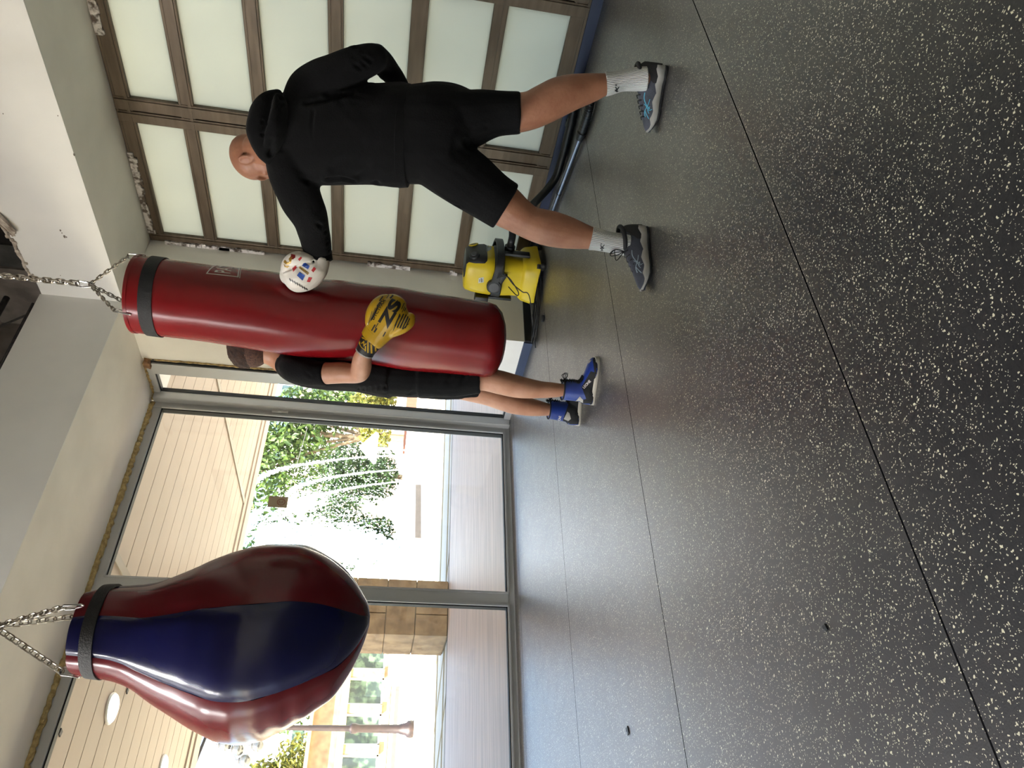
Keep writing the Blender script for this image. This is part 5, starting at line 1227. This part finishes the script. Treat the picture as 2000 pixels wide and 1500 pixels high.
# black crown at the front top with the switch
bm = bmesh.new(); rings(bm, [rr_(z, a, b_, .55, ca=c) for z, a, b_, c in ((.395,.080,.128,.076),(.41,.084,.136,.076),(.47,.084,.134,.068),(.515,.086,.126,.052),(.534,.086,.112,.040),(.538,.05,.07,.05))]); obj('control_panel', bm, m_vk, hd, sharp=40)
def disc(c, ax, r0, h, m, name, par, r1=None):
    ax = ax.normalized(); u = ax.orthogonal().normalized(); v = ax.cross(u); bm = bmesh.new()
    rings(bm, [circ(c+ax*q, u*r, v*r, 28) for q, r in ((-.004,r0),(h*.8,r0),(h,r0*.9),(h*1.02,(r1 or r0*.5)))]); return obj(name, bm, m, par, sharp=35)
tv = bvh(hd, *[o for o in bpy.data.objects if o.name.startswith('control_panel')])
def hitv(x, y):
    d = (at(x, y, 1)-CAM).normalized(); h = tv.ray_cast(CAM, d, 9); 
    if h[0] is None: return at(x, y, 5.0), -FWH
    n_ = h[1] if h[1].dot(d) < 0 else -h[1]; return h[0], n_
c, n_ = hitv(927,499); disc(c, n_, .036, .012, m_vk, 'power_knob', hd); disc(c+n_*.010, n_, .020, .008, m_vg, 'power_knob_cap', hd)
c, n_ = hitv(925,478); u = n_.orthogonal().normalized(); v = n_.cross(u); obj('socket_ring', tube(bmesh.new(), [c+u*.028*math.cos(q)+v*.028*math.sin(q) for q in [2*math.pi*i/24 for i in range(24)]], .006, 8, closed=True), m_vy, hd); disc(c, n_, .022, .004, m_vk, 'socket_cover', hd)
px_print('label_panel', [[(949,464),(958.5,466),(960,487),(950,493)]], tv, mat('silver_label', (150,152,148), .4, .3), hd, .002)
px_print('label_text', px_word('K\u00c4RCHER', (952.8,477), (0,-1), 15, 3, .03), tv, m_pk, hd, .0032, 3)
px_print('label_line', [[(956,466),(957,466),(957.6,484),(956.5,484)]], tv, m_vy, hd, .0032)
px_print('sticker', [[(935,543),(944.5,541),(945,551),(934,553)]], tv, mat('white_sticker', (206,208,200), .7), hd, .002)
px_print('sticker_print', bars([(937,550,937,545,1.2),(940.5,551,940,543,1.6),(942.8,550.5,942.4,544,.8)]), tv, m_pk, hd, .0028)
px_print('vent', bars([(945,511.5,945,513.5,2.5)]), tv, m_vk, hd, .002)
# carrying handle folded down round the front, with its pivots
pv_ = bmesh.new(); path = [(-.02,.166,.335),(.04,.174,.325),(.10,.176,.318),(.145,.158,.312),(.182,.095,.31),(.192,0,.31),(.182,-.095,.31),(.145,-.158,.312),(.04,-.174,.325),(-.02,-.166,.335)]
rs = []; pts = [V(q) for q in cat(path, 4)]
for i, q in enumerate(pts):
    p = VP(*q); o_ = (Fv*q.x+Sv*q.y).normalized(); rs.append([p+o_*x*.011+V((0,0,z*.024)) for x, z in ((-1,-1),(0,-1.15),(1,-1),(1,1),(0,1.15),(-1,1))])
rings(pv_, rs); obj('carry_handle', pv_, m_vk, vac, sharp=30)
for sgn in (1, -1):
    c = VP(-.03, .155*sgn, .330); disc(c, Sv*sgn, .050, .022, m_vk, 'clip', vac); disc(c+Sv*sgn*.020, Sv*sgn, .036, .008, m_vg, 'clip_button', vac, .030)
    obj('clip_arm', obox(bmesh.new(), VP(.02,.162*sgn,.29), Fv*.05+V((0,0,-.02)), Sv*.010, V((0,0,.020)), .006), m_vk, vac)
# cable hook and rear post
obj('cable_hook', obox(bmesh.new(), VP(-.175,.09,.395), Fv*.030, Sv*.040, V((0,0,.046)), .008), m_vk, vac)
obj('rear_post', obox(bmesh.new(), VP(-.168,.06,.27), Fv*.010, Sv*.022, V((0,0,.085)), .004), m_vk, vac)
obj('hose_inlet', tube(bmesh.new(), [VP(.14,0,.245), VP(.20,.0,.245)], .036, 16), m_vk, vac)
obj('front_post', obox(bmesh.new(), VP(.172,.05,.20), Fv*.010, Sv*.03, V((0,0,.09)), .004), m_vk, vac)
# suction hose with its steel wand
ra = flr(1150,198,.024); tubest = flr(1135,262,.024); tubeen = flr(1068,440,.022)
def xclamp(p): return V((min(p.x, XG-.075), p.y, p.z))
path = [tuple(VP(.19,0,.245)), tuple(VP(.26,-.01,.24)), tuple(at(1005,428,4.72)), tuple(at(1040,400,4.62)), tuple(xclamp(flr(1082,352,.05))), tuple(xclamp(flr(1100,300,.027))), tuple(xclamp(flr(1113,248,.027))), tuple(xclamp(flr(1120,215,.027))), tuple(flr(1128,188,.027)), tuple(flr(1142,178,.027)), tuple(flr(1152,192,.027)), tuple(flr(1150,215,.027)), tuple(tubest)]
pts = [V(q) for q in cat(path, 26)]; rad = [.0245 if i < len(pts)*.58 else .0235+.0022*math.sin(i*2.4) for i in range(len(pts))]
hose = obj('suction_hose', tube(bmesh.new(), pts, rad, 14), m_vk, vac, sharp=60)
c = xclamp(flr(1114,236,.027)); c2 = xclamp(flr(1111,246,.027)); obj('hose_ring', tube(bmesh.new(), [c, c2], .0262, 16), m_vg, hose)
m_wand = mat('grey_metal_wand', (120,126,138), .28, .85)
obj('wand', tube(bmesh.new(), [tubest+(tubeen-tubest)*.02, tubeen], .0175, 16), m_wand, hose)
dd = (tubeen-tubest).normalized(); obj('wand_collar', tube(bmesh.new(), [tubest-dd*.02, tubest+dd*.01, tubest+dd*.02, tubest+dd*.035], [.027,.027,.024,.022], 16), m_vk, hose)
obj('wand_ring', tube(bmesh.new(), [tubest+dd*.035, tubest+dd*.05], .0215, 16), m_wand, hose)
c = flr(1092,373,.0225); c = tubest+dd*((c-tubest).dot(dd)); obj('wand_joint', tube(bmesh.new(), [c, c+dd*.006], .0185, 16), m_vk, hose)
# power cable: down from the machine, coiled on the floor
pts = [tuple(VP(.05,.195,.32)), tuple(at(985,535,4.80)), tuple(at(1003,556,4.80)), tuple(at(1020,570,4.81)), tuple(at(1035,583,4.84))]
R = random.Random(4); cc = flr(1054,606)
for k in range(26):
    a = k*1.35; r1 = .05+.02*math.sin(k*2.1); pts.append((cc.x+Rh.x*(-.23*math.cos(a)+R.uniform(-.04,.04))+FWH.x*r1*math.sin(a)*1.2, cc.y+Rh.y*(-.23*math.cos(a)+R.uniform(-.04,.04))+FWH.y*r1*math.sin(a)*1.2, .006+.0012*k))
pts = [p if p[1] < 3.75 else (p[0], 3.75, p[2]) for p in pts]
cable = obj('power_cable', tube(bmesh.new(), [V(q) for q in cat(pts, 6)], .0036, 6), m_vk, vac)
obj('loop', tube(bmesh.new(), [V(q) for q in cat([tuple(VP(.05,.19,.32)), tuple(at(990,540,4.79)), tuple(at(1004,556,4.80)), tuple(at(1013,573,4.82)), tuple(at(1008,576,4.84)), tuple(at(993,560,4.86))], 6)], .0036, 6), m_vk, cable)
obj('plug', obox(bmesh.new(), flr(1060,622,.012), Rh*.022, FWH*.012, V((0,0,.010)), .004), m_vk, cable)
# little stains and bits on the floor
for (x, y, s, lb) in [(1227,1427,.013,'small dark leaf scrap on the grey rubber floor below the pear bag'),(1614,1226,.007,'tiny black crumb on the floor far below the pear bag')]:
    c = flr(x, y, 0); bm = obox(bmesh.new(), c+V((0,0,.002)), V((s,.3*s,0)), V((-.2*s,.6*s,0)), V((0,0,.0016)), .0008); obox(bm, c+V((s*.5,s,.002)), V((s*.5,0,0)), V((0,s*.3,0)), V((0,0,.0012)), .0006)
    obj('debris', bm, m_vk, label=lb, cat='debris', smooth=False)
